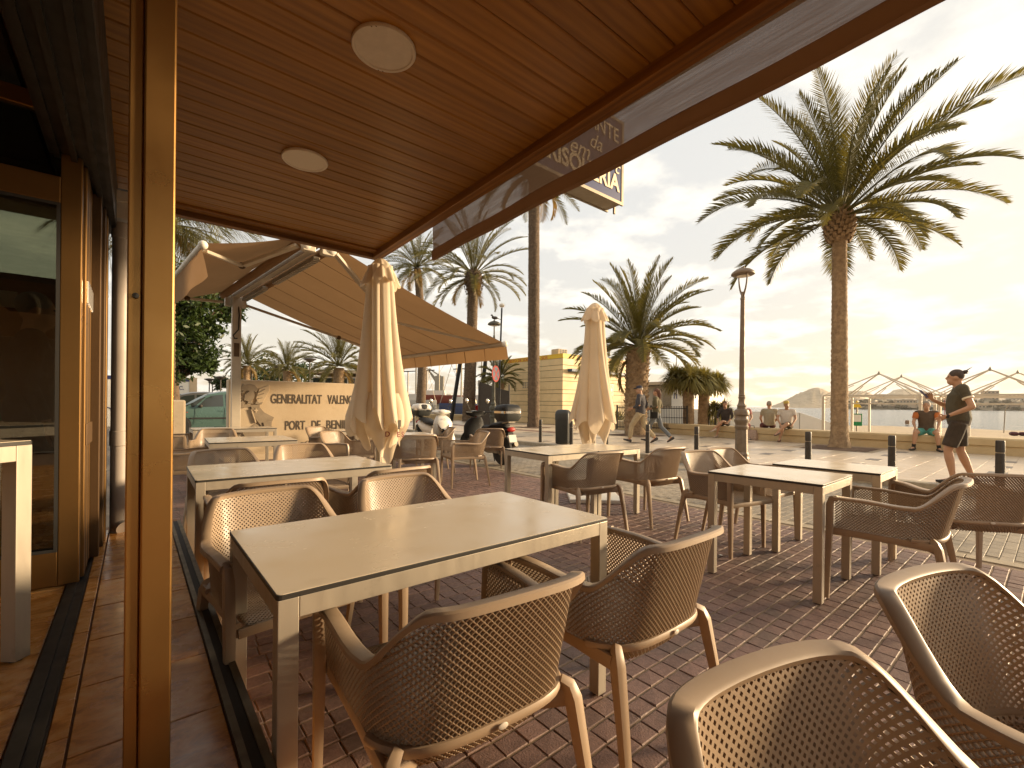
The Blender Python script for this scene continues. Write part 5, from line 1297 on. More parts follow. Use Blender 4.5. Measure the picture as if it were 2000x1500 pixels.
def palm(name, label, loc, h, r0, r1, L, nf, key, seed, lean=(0, 0), bumps=.018, pine=0, stubs=0, flare=0, lf=.40, bias=0, group='date palms along the promenade', dry=4, bark=None, **kw):
    bark = bark or m_trunk
    rg = random.Random(seed); p = thing(name, label, 'palm tree', loc, 0, group)
    part(palm_trunk(h, r0, r1, lean, bumps, seed, flare=flare, stubs=stubs), 'trunk', bark, p, 30)
    tx, ty = lean[0], lean[1]
    if pine:
        mb = MB()
        mb.lathe([(r1*.9, -.75*pine), (r1*1.55, -.45*pine), (r1*1.9, -.1*pine), (r1*1.7, .2*pine), (r1*.8, .45*pine)], 18, (tx, ty, h))
        for k in range(110):
            t = k/110; z = h-.72*pine+1.05*pine*t; rr = r1*(1.1+.95*math.sin(math.pi*min(1, t*.85+.12))); a = k*2.399
            d = Vector((math.cos(a), math.sin(a), 0)); s_ = Vector((-d.y, d.x, 0)); b = Vector((tx, ty, z))+d*rr
            mb.add([b-s_*.05, b+s_*.05, b+s_*.04+d*.07+Vector((0,0,.12)), b-s_*.04+d*.07+Vector((0,0,.12)), b+Vector((0,0,.13))-s_*.04, b+Vector((0,0,.13))+s_*.04], [(0,1,2,3),(3,2,5,4),(0,3,4),(1,5,2)])
        part(mb, 'crown_base', bark, p, 30)
    fs_ = frond_set(L, key, lf=lf, **kw)
    for k in range(nf):
        u = k/(nf-1); az = k*2.39996 + rg.uniform(-.25, .25)
        el = 84 - 96*u**.9 + rg.uniform(-7, 7) + bias
        c = 'up' if el > 62 else 'high' if el > 35 else 'mid' if el > 5 else 'low'
        o = link('frond', rg.choice(fs_[c]), p, (tx+.06*math.cos(az), ty+.06*math.sin(az), h+.10+.25*(1-u)*(pine or .5)), (rg.uniform(-.25, .25), -R(el), az))
        q = rg.uniform(.86, 1.08); o.scale = (q, q, q)
    for k in range(dry):
        az = rg.uniform(0, 6.28); link('frond', fs_['dry'][0], p, (tx, ty, h), (0, R(rg.uniform(5, 50)), az))
    return p
A_p = (15.03, 3.9, .1)
palm('date_palm', 'biggest palm with a tall bare trunk at the right before the sea', A_p, 6.3, .205, .165, 3.75, 56, 'bigA', 5, (0.05, .06), .012, pine=.85, flare=.09, dry=0, bias=5, lf=.52, n=84, wid=.034)
palm('date_palm', 'short thick stubby palm behind the walking couple', (14.82, 10.43, .1), 3.3, .40, .42, 3.1, 60, 'mid', 9, (0, -.1), .02, dry=1, stubs=230, lf=.42, n=68, bias=6)
pc_ = onz(915, 823, .1); tc_ = at(925, 545, 30)
palm('date_palm', 'tall palm with a pineapple shaped crown base under the valance corner', (pc_.x, pc_.y, 0), tc_.z, .42, .30, 4.2, 44, 'big', 21, (tc_.x-pc_.x, tc_.y-pc_.y), .03, pine=1.5, bark=m_trunk_shade, dry=2, lf=.5, n=64, wid=.036)
pd_ = onz(1042, 835, .1)
palm('date_palm', 'tall dark palm trunk whose crown is hidden by the canopy, beside the first aid station', (pd_.x, pd_.y, .1), 12.5, .29, .26, 4.2, 30, 'big', 25, (-.35, -.25), .02, bark=m_trunk_shade, flare=.05, n=64, lf=.5, wid=.036)
pe_ = onz(820, 808, .1); te = at(815, 525, 34)
palm('date_palm', 'curved palm behind the awning and the near umbrella, left of the tall pineapple palm', (pe_.x*.62, pe_.y*.62, 0), te.z, .34, .26, 3.4, 42, 'mid2', 31, (te.x-pe_.x*.62, te.y-pe_.y*.62, .3), .02, bark=m_trunk_shade, lf=.5, n=50)
for k, (px, py, t, lab) in enumerate(((482, 705, 40, 'small palm left of two above the lettered wall'), (560, 715, 38, 'small bushy palm above the middle of the lettered wall'), (662, 705, 26, 'small palm with arching fronds just left of the near umbrella'))):
    q = at(px, py, t); palm('date_palm', lab, (q.x, q.y, 0), max(1.5, q.z-.4), .3, .28, 2.6 if k < 2 else 2.2, 44, 'small', 40+k, (0, 0), .02, lf=.42, n=44, bias=4, group='small palms of the car park')
q = at(976, 735, 27); palm('date_palm', 'low dark palm squeezed between the lamp post and the first aid station', (q.x, q.y, 0), max(1, q.z-.3), .3, .25, 1.4, 40, 'shrub', 51, (0, 0), .02, lf=.4, n=30)
# pendulous palm above the awning, top left
q = at(322, 428, 13.5)
palm('fan_palm', 'palm with hanging threadlike fronds above the awning at the upper left', (q.x, q.y, 0), q.z-.3, .3, .25, 2.7, 50, 'pend', 61, (0, 0), .02, lf=.85, n=46, drop=.95, wid=.024, bias=-8, group=None)

# dragon trees
def sword_crown(c, r, n, rg, mb):
    for k in range(n):
        u = 1-2*(k+.5)/n*.86; az = k*2.39996+rg.uniform(-.2, .2); rr = math.sqrt(max(0, 1-u*u))
        d = Vector((rr*math.cos(az), rr*math.sin(az), u)); s_ = d.cross(Vector((0, 0, 1)))
        s_ = s_.normalized() if s_.length > .01 else Vector((1, 0, 0)); L = r*rg.uniform(.85, 1.1); w_ = .035
        a = c + d*.08; b = c + d*L*.55 + Vector((0, 0, .04)); e = c + d*L - Vector((0, 0, L*(.18+.12*(1-abs(u)))*rg.uniform(.5, 1.4)))
        mb.add([a-s_*w_*.7, a+s_*w_*.7, b+s_*w_, b-s_*w_, e], [(0,1,2,3), (3,2,4)])
rg = random.Random(4)
for i, (px, pyb, pyc, r, lab) in enumerate(((1346, 833, 742, .95, 'left trunk of the dragon tree pair with the wider round crown'), (1372, 834, 748, .85, 'right dragon tree of the pair, leaning over the seat wall'))):
    t = 18.6+.5*i; b = at(px, pyb, t); c = at(px + (4 if i else -2), pyc, t)
    dt = thing('dragon_tree', lab, 'tree', (b.x, b.y, 0), 0, 'dragon trees beyond the seat wall')
    H_ = c.z-.25
    part(palm_trunk(H_, .20, .22, (c.x-b.x, c.y-b.y), .012, 70+i), 'trunk', m_trunk, dt, 40)
    mb = MB(); heads = [(0, 0, .1)] + [(.55*math.cos(k*1.26+i), .55*math.sin(k*1.26+i), rg.uniform(-.1, .25)) for k in range(5)]
    lm = MB()
    for hx, hy, hz in heads:
        cc = Vector((c.x-b.x+hx, c.y-b.y+hy, H_+.25+hz)); lm.tube([(c.x-b.x, c.y-b.y, H_-.3), (c.x-b.x+hx*.6, c.y-b.y+hy*.6, H_), cc], [.14, .10, .06], 7)
        sword_crown(cc, r*.8, 300, rg, mb)
    if i:
        for hx, hy in ((.3, -.3), (.5, -.6)): sword_crown(Vector((c.x-b.x+hx, c.y-b.y+hy, H_-.9)), .6, 160, rg, mb)
    part(lm, 'limbs', m_bark, dt, 40); part(mb, 'crown', m_sword, dt)
q = at(1392, 815, 19.5)
def bush(name, label, loc, r, n, mat, seed, cat='plant'):
    rg = random.Random(seed); b = thing(name, label, cat, loc); mb = MB()
    for k in range(5): sword_crown(Vector((rg.uniform(-r, r)*.6, rg.uniform(-r, r)*.6, r*.25)), r, n//5, rg, mb)
    part(mb, 'leaves', mat, b); return b
bush('shrub', 'low spiky shrub beside the dragon tree trunks', (q.x, q.y, .1), .7, 260, m_sword, 3)
q = onz(1205, 835, .1); bush('shrub', 'dark green spiky shrub behind the walking man near the blue door', (q.x+.9, q.y+.9, .1), .95, 300, m_frond, 5)
# broad leaved tree at the left
def broad_tree(name, label, base, blobs, seed, nleaf, lw=.10):
    rg = random.Random(seed); t = thing(name, label, 'tree', (base[0], base[1], 0)); B_ = Vector((base[0], base[1], 0))
    tr = MB(); top = Vector((0, 0, base[2])); tr.tube([(0, 0, 0), (.05, 0, base[2]*.5), top], [.24, .19, .16], 10)
    mb = MB()
    for c, r in blobs:
        c = Vector(c)-B_; mid = top.lerp(c, .5)+Vector((0, 0, -.15)); tr.tube([top-Vector((0, 0, .3)), mid, c], [.10, .06, .025], 6)
        clumps = []
        for k in range(16):
            d = Vector((rg.gauss(0, 1), rg.gauss(0, 1), rg.gauss(0, .8))).normalized()*r*rg.uniform(.55, 1.0); clumps.append(c+d); tr.tube([c, c+d], [.018, .006], 4)
        for k in range(nleaf):
            q_ = rg.choice(clumps); p = q_ + Vector((rg.gauss(0, 1), rg.gauss(0, 1), rg.gauss(0, .75)))*r*.20
            n_ = Vector((rg.gauss(0, 1), rg.gauss(0, 1), rg.gauss(.6, 1))).normalized(); a = n_.orthogonal().normalized(); a = Matrix.Rotation(rg.random()*6.28, 3, n_) @ a; b = n_.cross(a)
            s_ = lw*rg.uniform(.7, 1.3)
            mb.add([p-a*s_, p-b*s_*.38+a*s_*.1, p+a*s_, p+b*s_*.38+a*s_*.1], [(0,1,2,3)])
    part(tr, 'trunk', m_bark, t, 40); part(mb, 'crown', m_leaf, t)
    return t
bl = [(at(px, py, t_), r_) for px, py, t_, r_ in ((352, 600, 17, 1.0), (390, 610, 17.5, 1.0), (425, 600, 18, .8), (355, 655, 17, .9), (385, 670, 17, .8), (345, 700, 16.5, .8), (375, 710, 17, .7), (330, 640, 17, 1.0), (440, 590, 18.5, .6), (400, 640, 17.5, .7), (345, 560, 17, .9), (318, 580, 16.5, 1.0), (395, 712, 17.2, .45))]
b_ = at(338, 740, 17); broad_tree('leafy_tree', 'dense dark green leafy tree between pillar and awning post', (b_.x, b_.y, 2.2), bl, 6, 800, .11)
bl = [(at(px, py, t_), r_) for px, py, t_, r_ in ((515, 728, 50, 1.9), (490, 738, 50, 1.6), (540, 735, 52, 1.6), (440, 748, 50, 1.0), (585, 730, 52, 1.5))]
b_ = at(520, 760, 50); broad_tree('leafy_tree', 'dark leafy bushes behind the two small palms over the wall', (b_.x, b_.y, 1.2), bl, 16, 700, .22)
# ============================================================ PEOPLE
def remesh(mb, name, mat, voxel, parent, smooth_it=4):
    me0 = mb.mesh('tmp', None); o = bpy.data.objects.new('tmp', me0); col.objects.link(o)
    r_ = o.modifiers.new('r', 'REMESH'); r_.mode = 'VOXEL'; r_.voxel_size = voxel
    s_ = o.modifiers.new('s', 'SMOOTH'); s_.factor = .5; s_.iterations = smooth_it
    dg = bpy.context.evaluated_depsgraph_get(); me = bpy.data.meshes.new_from_object(o.evaluated_get(dg)); me.name = name
    bpy.data.objects.remove(o); me.materials.clear(); me.materials.append(mat); me.shade_smooth()
    return link(name, me, parent)
V3 = Vector
def stand():
    return dict(pel=V3((0,0,.95)), wst=V3((0,.01,1.10)), chest=V3((0,.0,1.30)), nb=V3((0,-.01,1.46)), head=V3((0,.03,1.62)),
        shL=V3((-.19,-.01,1.42)), shR=V3((.19,-.01,1.42)), elL=V3((-.24,-.03,1.13)), elR=V3((.24,-.03,1.13)), wrL=V3((-.25,.06,.88)), wrR=V3((.25,.06,.88)),
        hpL=V3((-.10,0,.92)), hpR=V3((.10,0,.92)), knL=V3((-.11,.03,.50)), knR=V3((.11,.03,.50)), anL=V3((-.12,-.02,.09)), anR=V3((.12,-.02,.09)), fdL=0, fdR=0)
def person(label, loc, rz, P, skin=m_skin, top=None, bot=None, shoe=None, hair=None, sleeve=.55, leg=.5, gender='m', S=1.0, hairlen=0, cap=None, face=0, belly=0, extra=None, group=None, voxel=.016, collar=None, sock=None):
    p = thing('person', label, 'person', loc, R(rz), group); p.scale = (S, S, S)
    def seg(mb, a, b, r0, r1, flat=1.0, n=10): mb.tube([a, a.lerp(b, .5), b], [(r0, r0*flat), ((r0+r1)/2*1.04, (r0+r1)/2*1.04*flat), (r1, r1*flat)], n, up=(1, 0, 0))
    body = MB(); w_ = 1.0 if gender == 'm' else .9
    acr = (P['shR']-P['shL']).normalized(); spine = (P['nb']-P['pel']).normalized(); fwd = spine.cross(acr) if True else None
    fwd = acr.cross(spine)*-1
    hd = (P['head']-P['nb']).normalized(); hf = Matrix.Rotation(face, 3, 'Z') @ V3((0, 1, 0)); 
    def torso(mb, g):
        def ring(c, rx, ry): return [c + acr*(rx+g)*math.cos(2*math.pi*k/16) + fwd*(ry+g)*math.sin(2*math.pi*k/16) for k in range(16)]
        c5 = P['nb']-spine*.03
        mb.loft([ring(P['pel']-spine*.06, .15*w_, .11), ring(P['pel']+spine*.04, .165*w_, .12+belly*.5), ring(P['wst'], .15*w_, .105+belly), ring(P['chest']-spine*.05, .17*w_, .12+belly*.5), ring(P['chest']+spine*.04, .178*w_, .118), ring(c5-spine*.05, .15*w_, .09), ring(c5, .085, .07)])
        for s_ in 'LR': seg(mb, P['nb']-spine*.06, P['sh'+s_], .065+g, .062+g)
    torso(body, -.004)
    seg(body, P['nb']-spine*.04, P['head']-hd*.05, .058*w_, .056*w_)
    # head with jaw, nose, ears
    hr = Matrix((hf.cross(hd).normalized(), hf, hf.cross(hd).normalized().cross(hf))).transposed() if False else None
    side = hf.cross(hd).normalized(); hup = side.cross(hf).normalized(); M3 = Matrix((side, hf, hup)).transposed()
    H = P['head']
    body.ell(H + M3 @ V3((0, -.012, .025)), (.074, .092, .100), 14, 10, M3); body.ell(H + M3 @ V3((0, .028, -.055)), (.055, .062, .060), 12, 8, M3)
    body.tube([H + M3 @ V3((0, .078, .03)), H + M3 @ V3((0, .103, -.012)), H + M3 @ V3((0, .085, -.028))], [.010, .016, .008], 6)
    for s_ in (-1, 1): body.ell(H + M3 @ V3((s_*.078, -.012, -.005)), (.010, .022, .032), 8, 6, M3)
    for s_ in 'LR':
        sh, el, wr = P['sh'+s_], P['el'+s_], P['wr'+s_]
        seg(body, sh, el, .052*w_, .040*w_); seg(body, el, wr, .042*w_, .026*w_); body.ell(sh, (.058*w_,)*3, 10, 6); body.ell(el, (.040*w_,)*3, 8, 6)
        hp, kn, an = P['hp'+s_], P['kn'+s_], P['an'+s_]
        seg(body, hp, kn, .088*w_, .056*w_); body.ell(kn, (.056*w_,)*3, 10, 6)
        body.tube([kn, kn.lerp(an, .3), kn.lerp(an, .7), an], [.054*w_, .060*w_, .044*w_, .034*w_], 10)
        # hand: palm, four fingers, thumb
        hdv = (wr-el).normalized(); hv = P.get('hd'+s_); hdv = hv.normalized() if hv is not None else hdv
        lat = P.get('hl'+s_); lat = (lat if lat is not None else V3((0, 1, 0))); lat = (lat-hdv*lat.dot(hdv)).normalized(); nrm = hdv.cross(lat)
        curl = P.get('cu'+s_, .35); sg_ = 1
        body.tube([wr-hdv*.01, wr+hdv*.045, wr+hdv*.09], [(.026, .020), (.040, .018), (.040, .015)], 8, up=tuple(lat.cross(hdv)))
    # feet
        fd = Matrix.Rotation(P['fd'+s_], 3, 'Z') @ V3((0, 1, 0)); tilt = P.get('ft'+s_, 0); fd = (fd + V3((0, 0, tilt))).normalized()
        body.tube([an+V3((0,0,.0)), an+fd*.05-V3((0,0,.035)), an+fd*.15-V3((0,0,.055))], [(.036, .04), (.042, .03), (.038, .02)], 8)
    b_o = remesh(body, 'body', skin, voxel, p)
    # fingers joined to the same body mesh
    fm_ = MB()
    for s_ in 'LR':
        el, wr = P['el'+s_], P['wr'+s_]; hdv = (wr-el).normalized(); hv = P.get('hd'+s_); hdv = hv.normalized() if hv is not None else hdv
        lat = P.get('hl'+s_); lat = (lat if lat is not None else V3((0, 1, 0))); lat = (lat-hdv*lat.dot(hdv)).normalized(); nrm = hdv.cross(lat)*(1 if s_ == 'R' else -1)
        cu = P.get('cu'+s_, .35)
        for k, (o_, l) in enumerate(((.030, .072), (.010, .080), (-.010, .075), (-.030, .058))):
            a = wr+hdv*.085+lat*o_; d1 = (hdv+nrm*cu*.5).normalized(); d2 = (hdv+nrm*cu*1.6).normalized()
            fm_.tube([a-hdv*.02, a, a+d1*l*.55, a+d1*l*.55+d2*l*.45], [.009, .0095, .0085, .006], 6)
        a = wr+hdv*.03+lat*.035; d1 = (hdv*.7+lat*.7+nrm*.2).normalized(); fm_.tube([a-lat*.015, a+d1*.03, a+d1*.03+(hdv+nrm*.3).normalized()*.035], [.012, .011, .007], 6)
    bmm = bmesh.new(); bmm.from_mesh(b_o.data); tm = fm_.mesh('t', None, 60); bmm.from_mesh(tm); bmm.to_mesh(b_o.data); bmm.free(); b_o.data.shade_smooth()
    ey = MB()
    for s_ in (-1, 1): ey.ell(H + M3 @ V3((s_*.032, .074, .018)), (.011, .006, .007), 8, 6, M3)
    part(ey, 'eyes', m_black, p, 60)
    part(MB().ell(H + M3 @ V3((0, .083, -.058)), (.024, .006, .006), 8, 6, M3), 'mouth', M('lip', (.30, .11, .08), .5) if 'lip' not in bpy.data.materials else bpy.data.materials['lip'], p, 60)
    if top:
        t_ = MB(); torso(t_, .016)
        for s_ in 'LR':
            e_ = P['sh'+s_].lerp(P['el'+s_], min(1, sleeve)); seg(t_, P['sh'+s_], e_, .066*w_, .058*w_ if sleeve < .9 else .052*w_); t_.ell(P['sh'+s_], (.070*w_,)*3, 10, 6)
            if sleeve > 1: seg(t_, P['el'+s_], P['el'+s_].lerp(P['wr'+s_], sleeve-1), .050*w_, .038*w_)
        remesh(t_, 'shirt', top, voxel, p)
        if collar:
            cb = MB()
            for s_ in 'LR':
                e_ = P['sh'+s_].lerp(P['el'+s_], sleeve-.02); d = (P['el'+s_]-P['sh'+s_]).normalized(); cb.tube([e_-d*.012, e_+d*.012], .068*w_, 14)
            part(cb, 'sleeve_hem', collar, p, 60)
    if bot:
        t_ = MB()
        def ring(c, rx, ry): return [c + acr*rx*math.cos(2*math.pi*k/16) + fwd*ry*math.sin(2*math.pi*k/16) for k in range(16)]
        t_.loft([ring(P['pel']-spine*.07, .165*w_, .125), ring(P['pel'], .178*w_, .138), ring(P['pel']+spine*.09, .163*w_, .122+belly*.6)])
        for s_ in 'LR':
            hp, kn, an = P['hp'+s_], P['kn'+s_], P['an'+s_]
            if leg <= 1: seg(t_, hp, hp.lerp(kn, leg), .105*w_, .095*w_ if leg < .9 else .085*w_)
            else:
                seg(t_, hp, kn, .100*w_, .078*w_); t_.ell(kn, (.078*w_,)*3, 10, 6); seg(t_, kn, kn.lerp(an, leg-1), .076*w_, .070*w_)
        remesh(t_, 'trousers' if leg > 1 else 'shorts', bot, voxel, p)
    for s_ in 'LR':
        an = P['an'+s_]; fd = Matrix.Rotation(P['fd'+s_], 3, 'Z') @ V3((0, 1, 0)); tilt = P.get('ft'+s_, 0); fd = (fd + V3((0, 0, tilt))).normalized(); dn = V3((0, 0, -1)); dn = (dn - fd*dn.dot(fd)).normalized()
        if shoe:
            sm = MB(); lat = fd.cross(dn)
            sm.loft([[an + fd*y + dn*(zb if math.sin(2*math.pi*k/12) < 0 else zt_)*abs(math.sin(2*math.pi*k/12)) + dn*.045 + lat*w2*math.cos(2*math.pi*k/12) for k in range(12)] for y, w2, zb, zt_ in ((-.075, .022, .03, -.03), (-.05, .040, .04, -.05), (.03, .045, .042, -.045), (.10, .050, .042, -.02), (.16, .044, .040, -.004), (.195, .022, .03, .008))])
            part(sm, 'shoe', shoe, p, 50)
        if sock:
            kn = P['kn'+s_]; part(MB().tube([an, an.lerp(kn, .22)], [.042, .046], 10), 'sock', sock, p, 50)
    if hair:
        hm = MB()
        hm.ell(H + M3 @ V3((0, -.022, .042)), (.083, .094, .092), 16, 10, M3)
        if hairlen:
            hm.tube([H + M3 @ V3((0, -.07, .05)), H + M3 @ V3((0, -.095, -.06)), H + M3 @ V3((0, -.10, -.06-hairlen))], [(.075, .05), (.085, .045), (.05, .02)], 10, up=(1, 0, 0))
        remesh(hm, 'hair', hair, .012, p, 2)
    if cap:
        cm = MB(); cm.loft([[H + M3 @ V3((r_*math.cos(2*math.pi*k/16)*.9, -.012+r_*math.sin(2*math.pi*k/16)*1.08, z_)) for k in range(16)] for r_, z_ in ((.092, .045), (.093, .075), (.08, .115), (.045, .138))])
        cm.loft([[H + M3 @ V3((x, y, z_)) for x, y in ((-.06, .07), (.06, .07), (.045, .16), (-.045, .16))] for z_ in (.046, .056)])
        part(cm, 'cap', cap, p, 50)
    if extra: extra(p, P, M3, H)
    return p
fab = lambda n_, c_: M(n_, c_, .85, nz=(8, .25), bump=(25, .5, .02))
olive, brownsh, navy, khaki = fab('olive_shirt', (.085, .07, .04)), fab('brown_shorts', (.055, .038, .024)), fab('navy_shirt', (.06, .055, .06)), fab('khaki_trousers', (.42, .33, .2))
green_sw, jeans, whitec, camo = fab('green_sweater', (.13, .11, .06)), fab('blue_jeans', (.15, .165, .18)), fab('white_cotton', (.62, .55, .47)), M('camo_shorts', (.2, .16, .1), .9, nz=(22, .9), c2=(.07, .06, .035))
beige, darkp, pink, turq, vest, orange = fab('beige_shirt', (.36, .30, .2)), fab('dark_print', (.05, .038, .032)), fab('pink_cloth', (.55, .22, .18)), fab('turquoise_shorts', (.10, .33, .27)), fab('brown_vest', (.10, .065, .04)), fab('orange_sleeve', (.50, .15, .035))
maroon = fab('maroon_shorts', (.10, .03, .03))
hair_b, hair_g, hair_r = M('dark_hair', (.055, .033, .02), .6, bump=(90, .8, .01)), M('grey_hair', (.30, .25, .2), .6, bump=(90, .8, .01)), M('auburn_hair', (.12, .05, .025), .6, bump=(90, .8, .01))
shoe_d, shoe_w, shoe_b = M('dark_shoe', (.04, .032, .028), .6), M('pale_shoe', (.55, .46, .36), .6), M('brown_sandal', (.14, .08, .05), .7)
# 1 man with phone
P = stand(); P.update(shL=V3((-.20,-.03,1.43)), elL=V3((-.27,-.13,1.16)), wrL=V3((-.24,.13,1.02)), cuL=.6, shR=V3((.20,.0,1.43)), elR=V3((.25,.10,1.15)), wrR=V3((.13,.30,1.27)), hdR=V3((-.15,.3,.75)), cuR=1.2,
    head=V3((0,.05,1.60)), knL=V3((-.10,.12,.50)), anL=V3((-.10,.06,.085)), knR=V3((.10,-.02,.50)), anR=V3((.11,-.16,.09)), fdL=.1, fdR=-.1)
def ex(p, P, M3, H):
    part(MB().obox(P['wrR']+V3((-.05, .10, .09)), (.075, .012, .15), Euler((R(-40), 0, R(20))).to_matrix()), 'phone', m_signblue, p, bevel=.004)
    part(MB().tube([P['wrL']-V3((0,.02,.005)), P['wrL']+V3((0,.012,.005))], .034, 12), 'watch', m_black, p, 50)
    bn_ = MB().ell(H + M3 @ V3((0, -.115, .085)), (.032, .035, .032), 10, 8).tube([H + M3 @ V3((0, -.09, .07)), H + M3 @ V3((0, -.115, .085))], [.03, .025], 8)
    for k in range(5): bn_.tube([H + M3 @ V3((0, -.12, .10)), H + M3 @ V3((.02*(k-2), -.15-.01*k, .13+.008*k))], [.010, .002], 5)
    part(bn_, 'hair_bun', hair_b, p, 60)
person('man in olive shirt and shorts with a hair bun holding a phone', (9.62, .98, .1), 8, P, top=olive, bot=brownsh, shoe=shoe_d, hair=hair_b, sleeve=.55, leg=.86, belly=.02, collar=m_cream, extra=ex, voxel=.013)
# 2, 3 walking couple
P = stand(); P.update(pel=V3((0,0,.92)), hpL=V3((-.10,0,.89)), hpR=V3((.10,0,.89)), knL=V3((-.10,.24,.53)), anL=V3((-.10,.30,.11)), ftL=.25, knR=V3((.10,-.10,.50)), anR=V3((.10,-.42,.17)), ftR=-.55,
    elL=V3((-.26,-.05,1.15)), wrL=V3((-.20,.20,1.05)), elR=V3((.25,-.10,1.15)), wrR=V3((.22,.05,.93)), head=V3((0,.05,1.61)))
person('man in navy shirt, khaki trousers and dark cap walking beside a woman', (11.85, 8.15, .1), 14, P, top=navy, bot=khaki, shoe=shoe_d, hair=hair_g, sleeve=1.8, leg=1.9, cap=M('navy_cap', (.03, .03, .05), .8), belly=.03, group=None, face=.5)
P = stand(); P.update(pel=V3((0,0,.92)), hpL=V3((-.10,0,.89)), hpR=V3((.10,0,.89)), knL=V3((-.09,.20,.53)), anL=V3((-.09,.28,.11)), ftL=.2, knR=V3((.09,-.12,.50)), anR=V3((.09,-.45,.18)), ftR=-.6,
    elL=V3((-.22,-.08,1.15)), wrL=V3((-.10,.16,1.10)), elR=V3((.22,-.08,1.15)), wrR=V3((.06,.20,1.08)))
def ex3(p, P, M3, H): part(MB().loft([rrect(.04, .12, .03, z) for z in (.78, .98)]), 'shoulder_bag', m_black, p, 50).location = (-.2, .0, 0)
person('long haired woman in green sweater and blue jeans walking', (12.45, 7.98, .1), 14, P, top=green_sw, bot=jeans, shoe=shoe_d, hair=hair_r, hairlen=.24, sleeve=1.8, leg=1.92, gender='f', S=.96, extra=ex3)
# seated
def sit(cross=0, lean=0.0):
    D_ = dict(pel=V3((0,-.02,.54)), wst=V3((0,-.03+lean*.2,.70)), chest=V3((0,-.03+lean*.6,.90)), nb=V3((0,-.02+lean,1.05)), head=V3((0,.03+lean*1.25,1.21)),
        shL=V3((-.19,-.03+lean*.9,1.01)), shR=V3((.19,-.03+lean*.9,1.01)), elL=V3((-.26,.03+lean,.76)), elR=V3((.26,.03+lean,.76)), wrL=V3((-.17,.30,.58)), wrR=V3((.17,.30,.58)),
        hpL=V3((-.10,.02,.50)), hpR=V3((.10,.02,.50)), knL=V3((-.17,.43,.49)), knR=V3((.17,.43,.49)), anL=V3((-.18,.42,.09)), anR=V3((.18,.42,.09)), fdL=.15, fdR=-.15, hlL=V3((1,0,0)), hlR=V3((-1,0,0)))
    if cross == 1: D_.update(knL=V3((-.02,.44,.60)), anL=V3((.22,.62,.33)), ftL=-.3, fdL=-.6, knR=V3((.10,.43,.49)))
    if cross == 2: D_.update(knR=V3((.02,.44,.60)), anR=V3((-.22,.60,.33)), ftR=-.3, fdR=.6, knL=V3((-.10,.43,.49)))
    return D_
def onwall(px, py):
    p = onz(px, py, .55); x = wallx(p.y) + .22; d = ray(px, py); t = x/d[0]; return (x, d[1]*t, .1)
x, y, z = onwall(1809, 846); P = sit(0, .10); P.update(knL=V3((-.21,.43,.49)), knR=V3((.21,.43,.49)), anL=V3((-.25,.40,.09)), anR=V3((.25,.40,.09)), wrL=V3((-.22,.33,.60)), wrR=V3((.22,.33,.60)), hdL=V3((0,.5,-.6)), hdR=V3((0,.5,-.6)), fdL=.4, fdR=-.4)
def ex4(p, P, M3, H):
    om = MB()
    for s_ in 'LR': a = P['sh'+s_]; b = a.lerp(P['el'+s_], .6); om.tube([a.lerp(b, .05), b], [.078, .066], 12)
    part(om, 'sleeves', orange, p, 60)
person('man in brown vest and turquoise shorts sitting with hands on his knees', (x, y, z), 98, P, top=vest, bot=turq, shoe=shoe_d, hair=hair_g, sleeve=.2, leg=.72, sock=m_black, extra=ex4, belly=.02)
x, y, z = onwall(1417, 828); P = sit(1, .05); person('woman in dark jacket sitting cross legged left of the lamp post', (x, y, z), 100, P, top=darkp, bot=darkp, shoe=shoe_w, hair=hair_r, sleeve=1.5, leg=.6, gender='f', hairlen=.05)
x, y, z = onwall(1452, 830); P = sit(0, .05); person('person in pink clothes sitting half behind the lamp post', (x, y, z), 112, P, top=pink, bot=pink, shoe=shoe_w, hair=hair_g, sleeve=.6, leg=1.2, gender='f', face=.4)
hb = thing('handbag', 'pale patterned handbag standing beside the seat wall behind the lamp post', 'bag', (x-.32, y-.42, .1), R(80))
part(MB().loft([rrect(.20, .10, .05, 0.0), rrect(.22, .11, .05, .1), rrect(.19, .07, .04, .34)]), 'bag_body', M('bag_print', (.5, .36, .28), .8, nz=(30, .7)), hb, 60); part(MB().tube([(-.1, 0, .33), (-.08, 0, .48), (.08, 0, .48), (.1, 0, .33)], .012, 6), 'strap', m_black, hb, 60)
x, y, z = onwall(1500, 836); P = sit(0, .02); person('man in beige shirt sitting on the wall with his back towards us', (x+.1, y, z), -60, P, top=beige, bot=maroon, shoe=shoe_b, hair=hair_g, sleeve=.6, leg=.8, belly=.03)
x, y, z = onwall(1536, 839); P = sit(1, .04); person('man in white shirt, camouflage shorts and yellow cap sitting cross legged', (x, y, z), 108, P, top=whitec, bot=camo, shoe=shoe_b, hair=hair_g, sleeve=.6, leg=.8, belly=.04, cap=M('yellow_cap', (.55, .40, .10), .8), face=.3)
# figure added behind the door glass, standing in for a reflected person
P = stand(); P.update(elL=V3((-.24,.0,1.15)), wrL=V3((-.12,.22,1.12)))
person('man in dark jacket added behind the door glass as a reflection', (-.45, 3.74, FZ), -80, P, S=.86, top=darkp, bot=darkp, shoe=shoe_d, hair=hair_g, sleeve=1.9, leg=1.95)
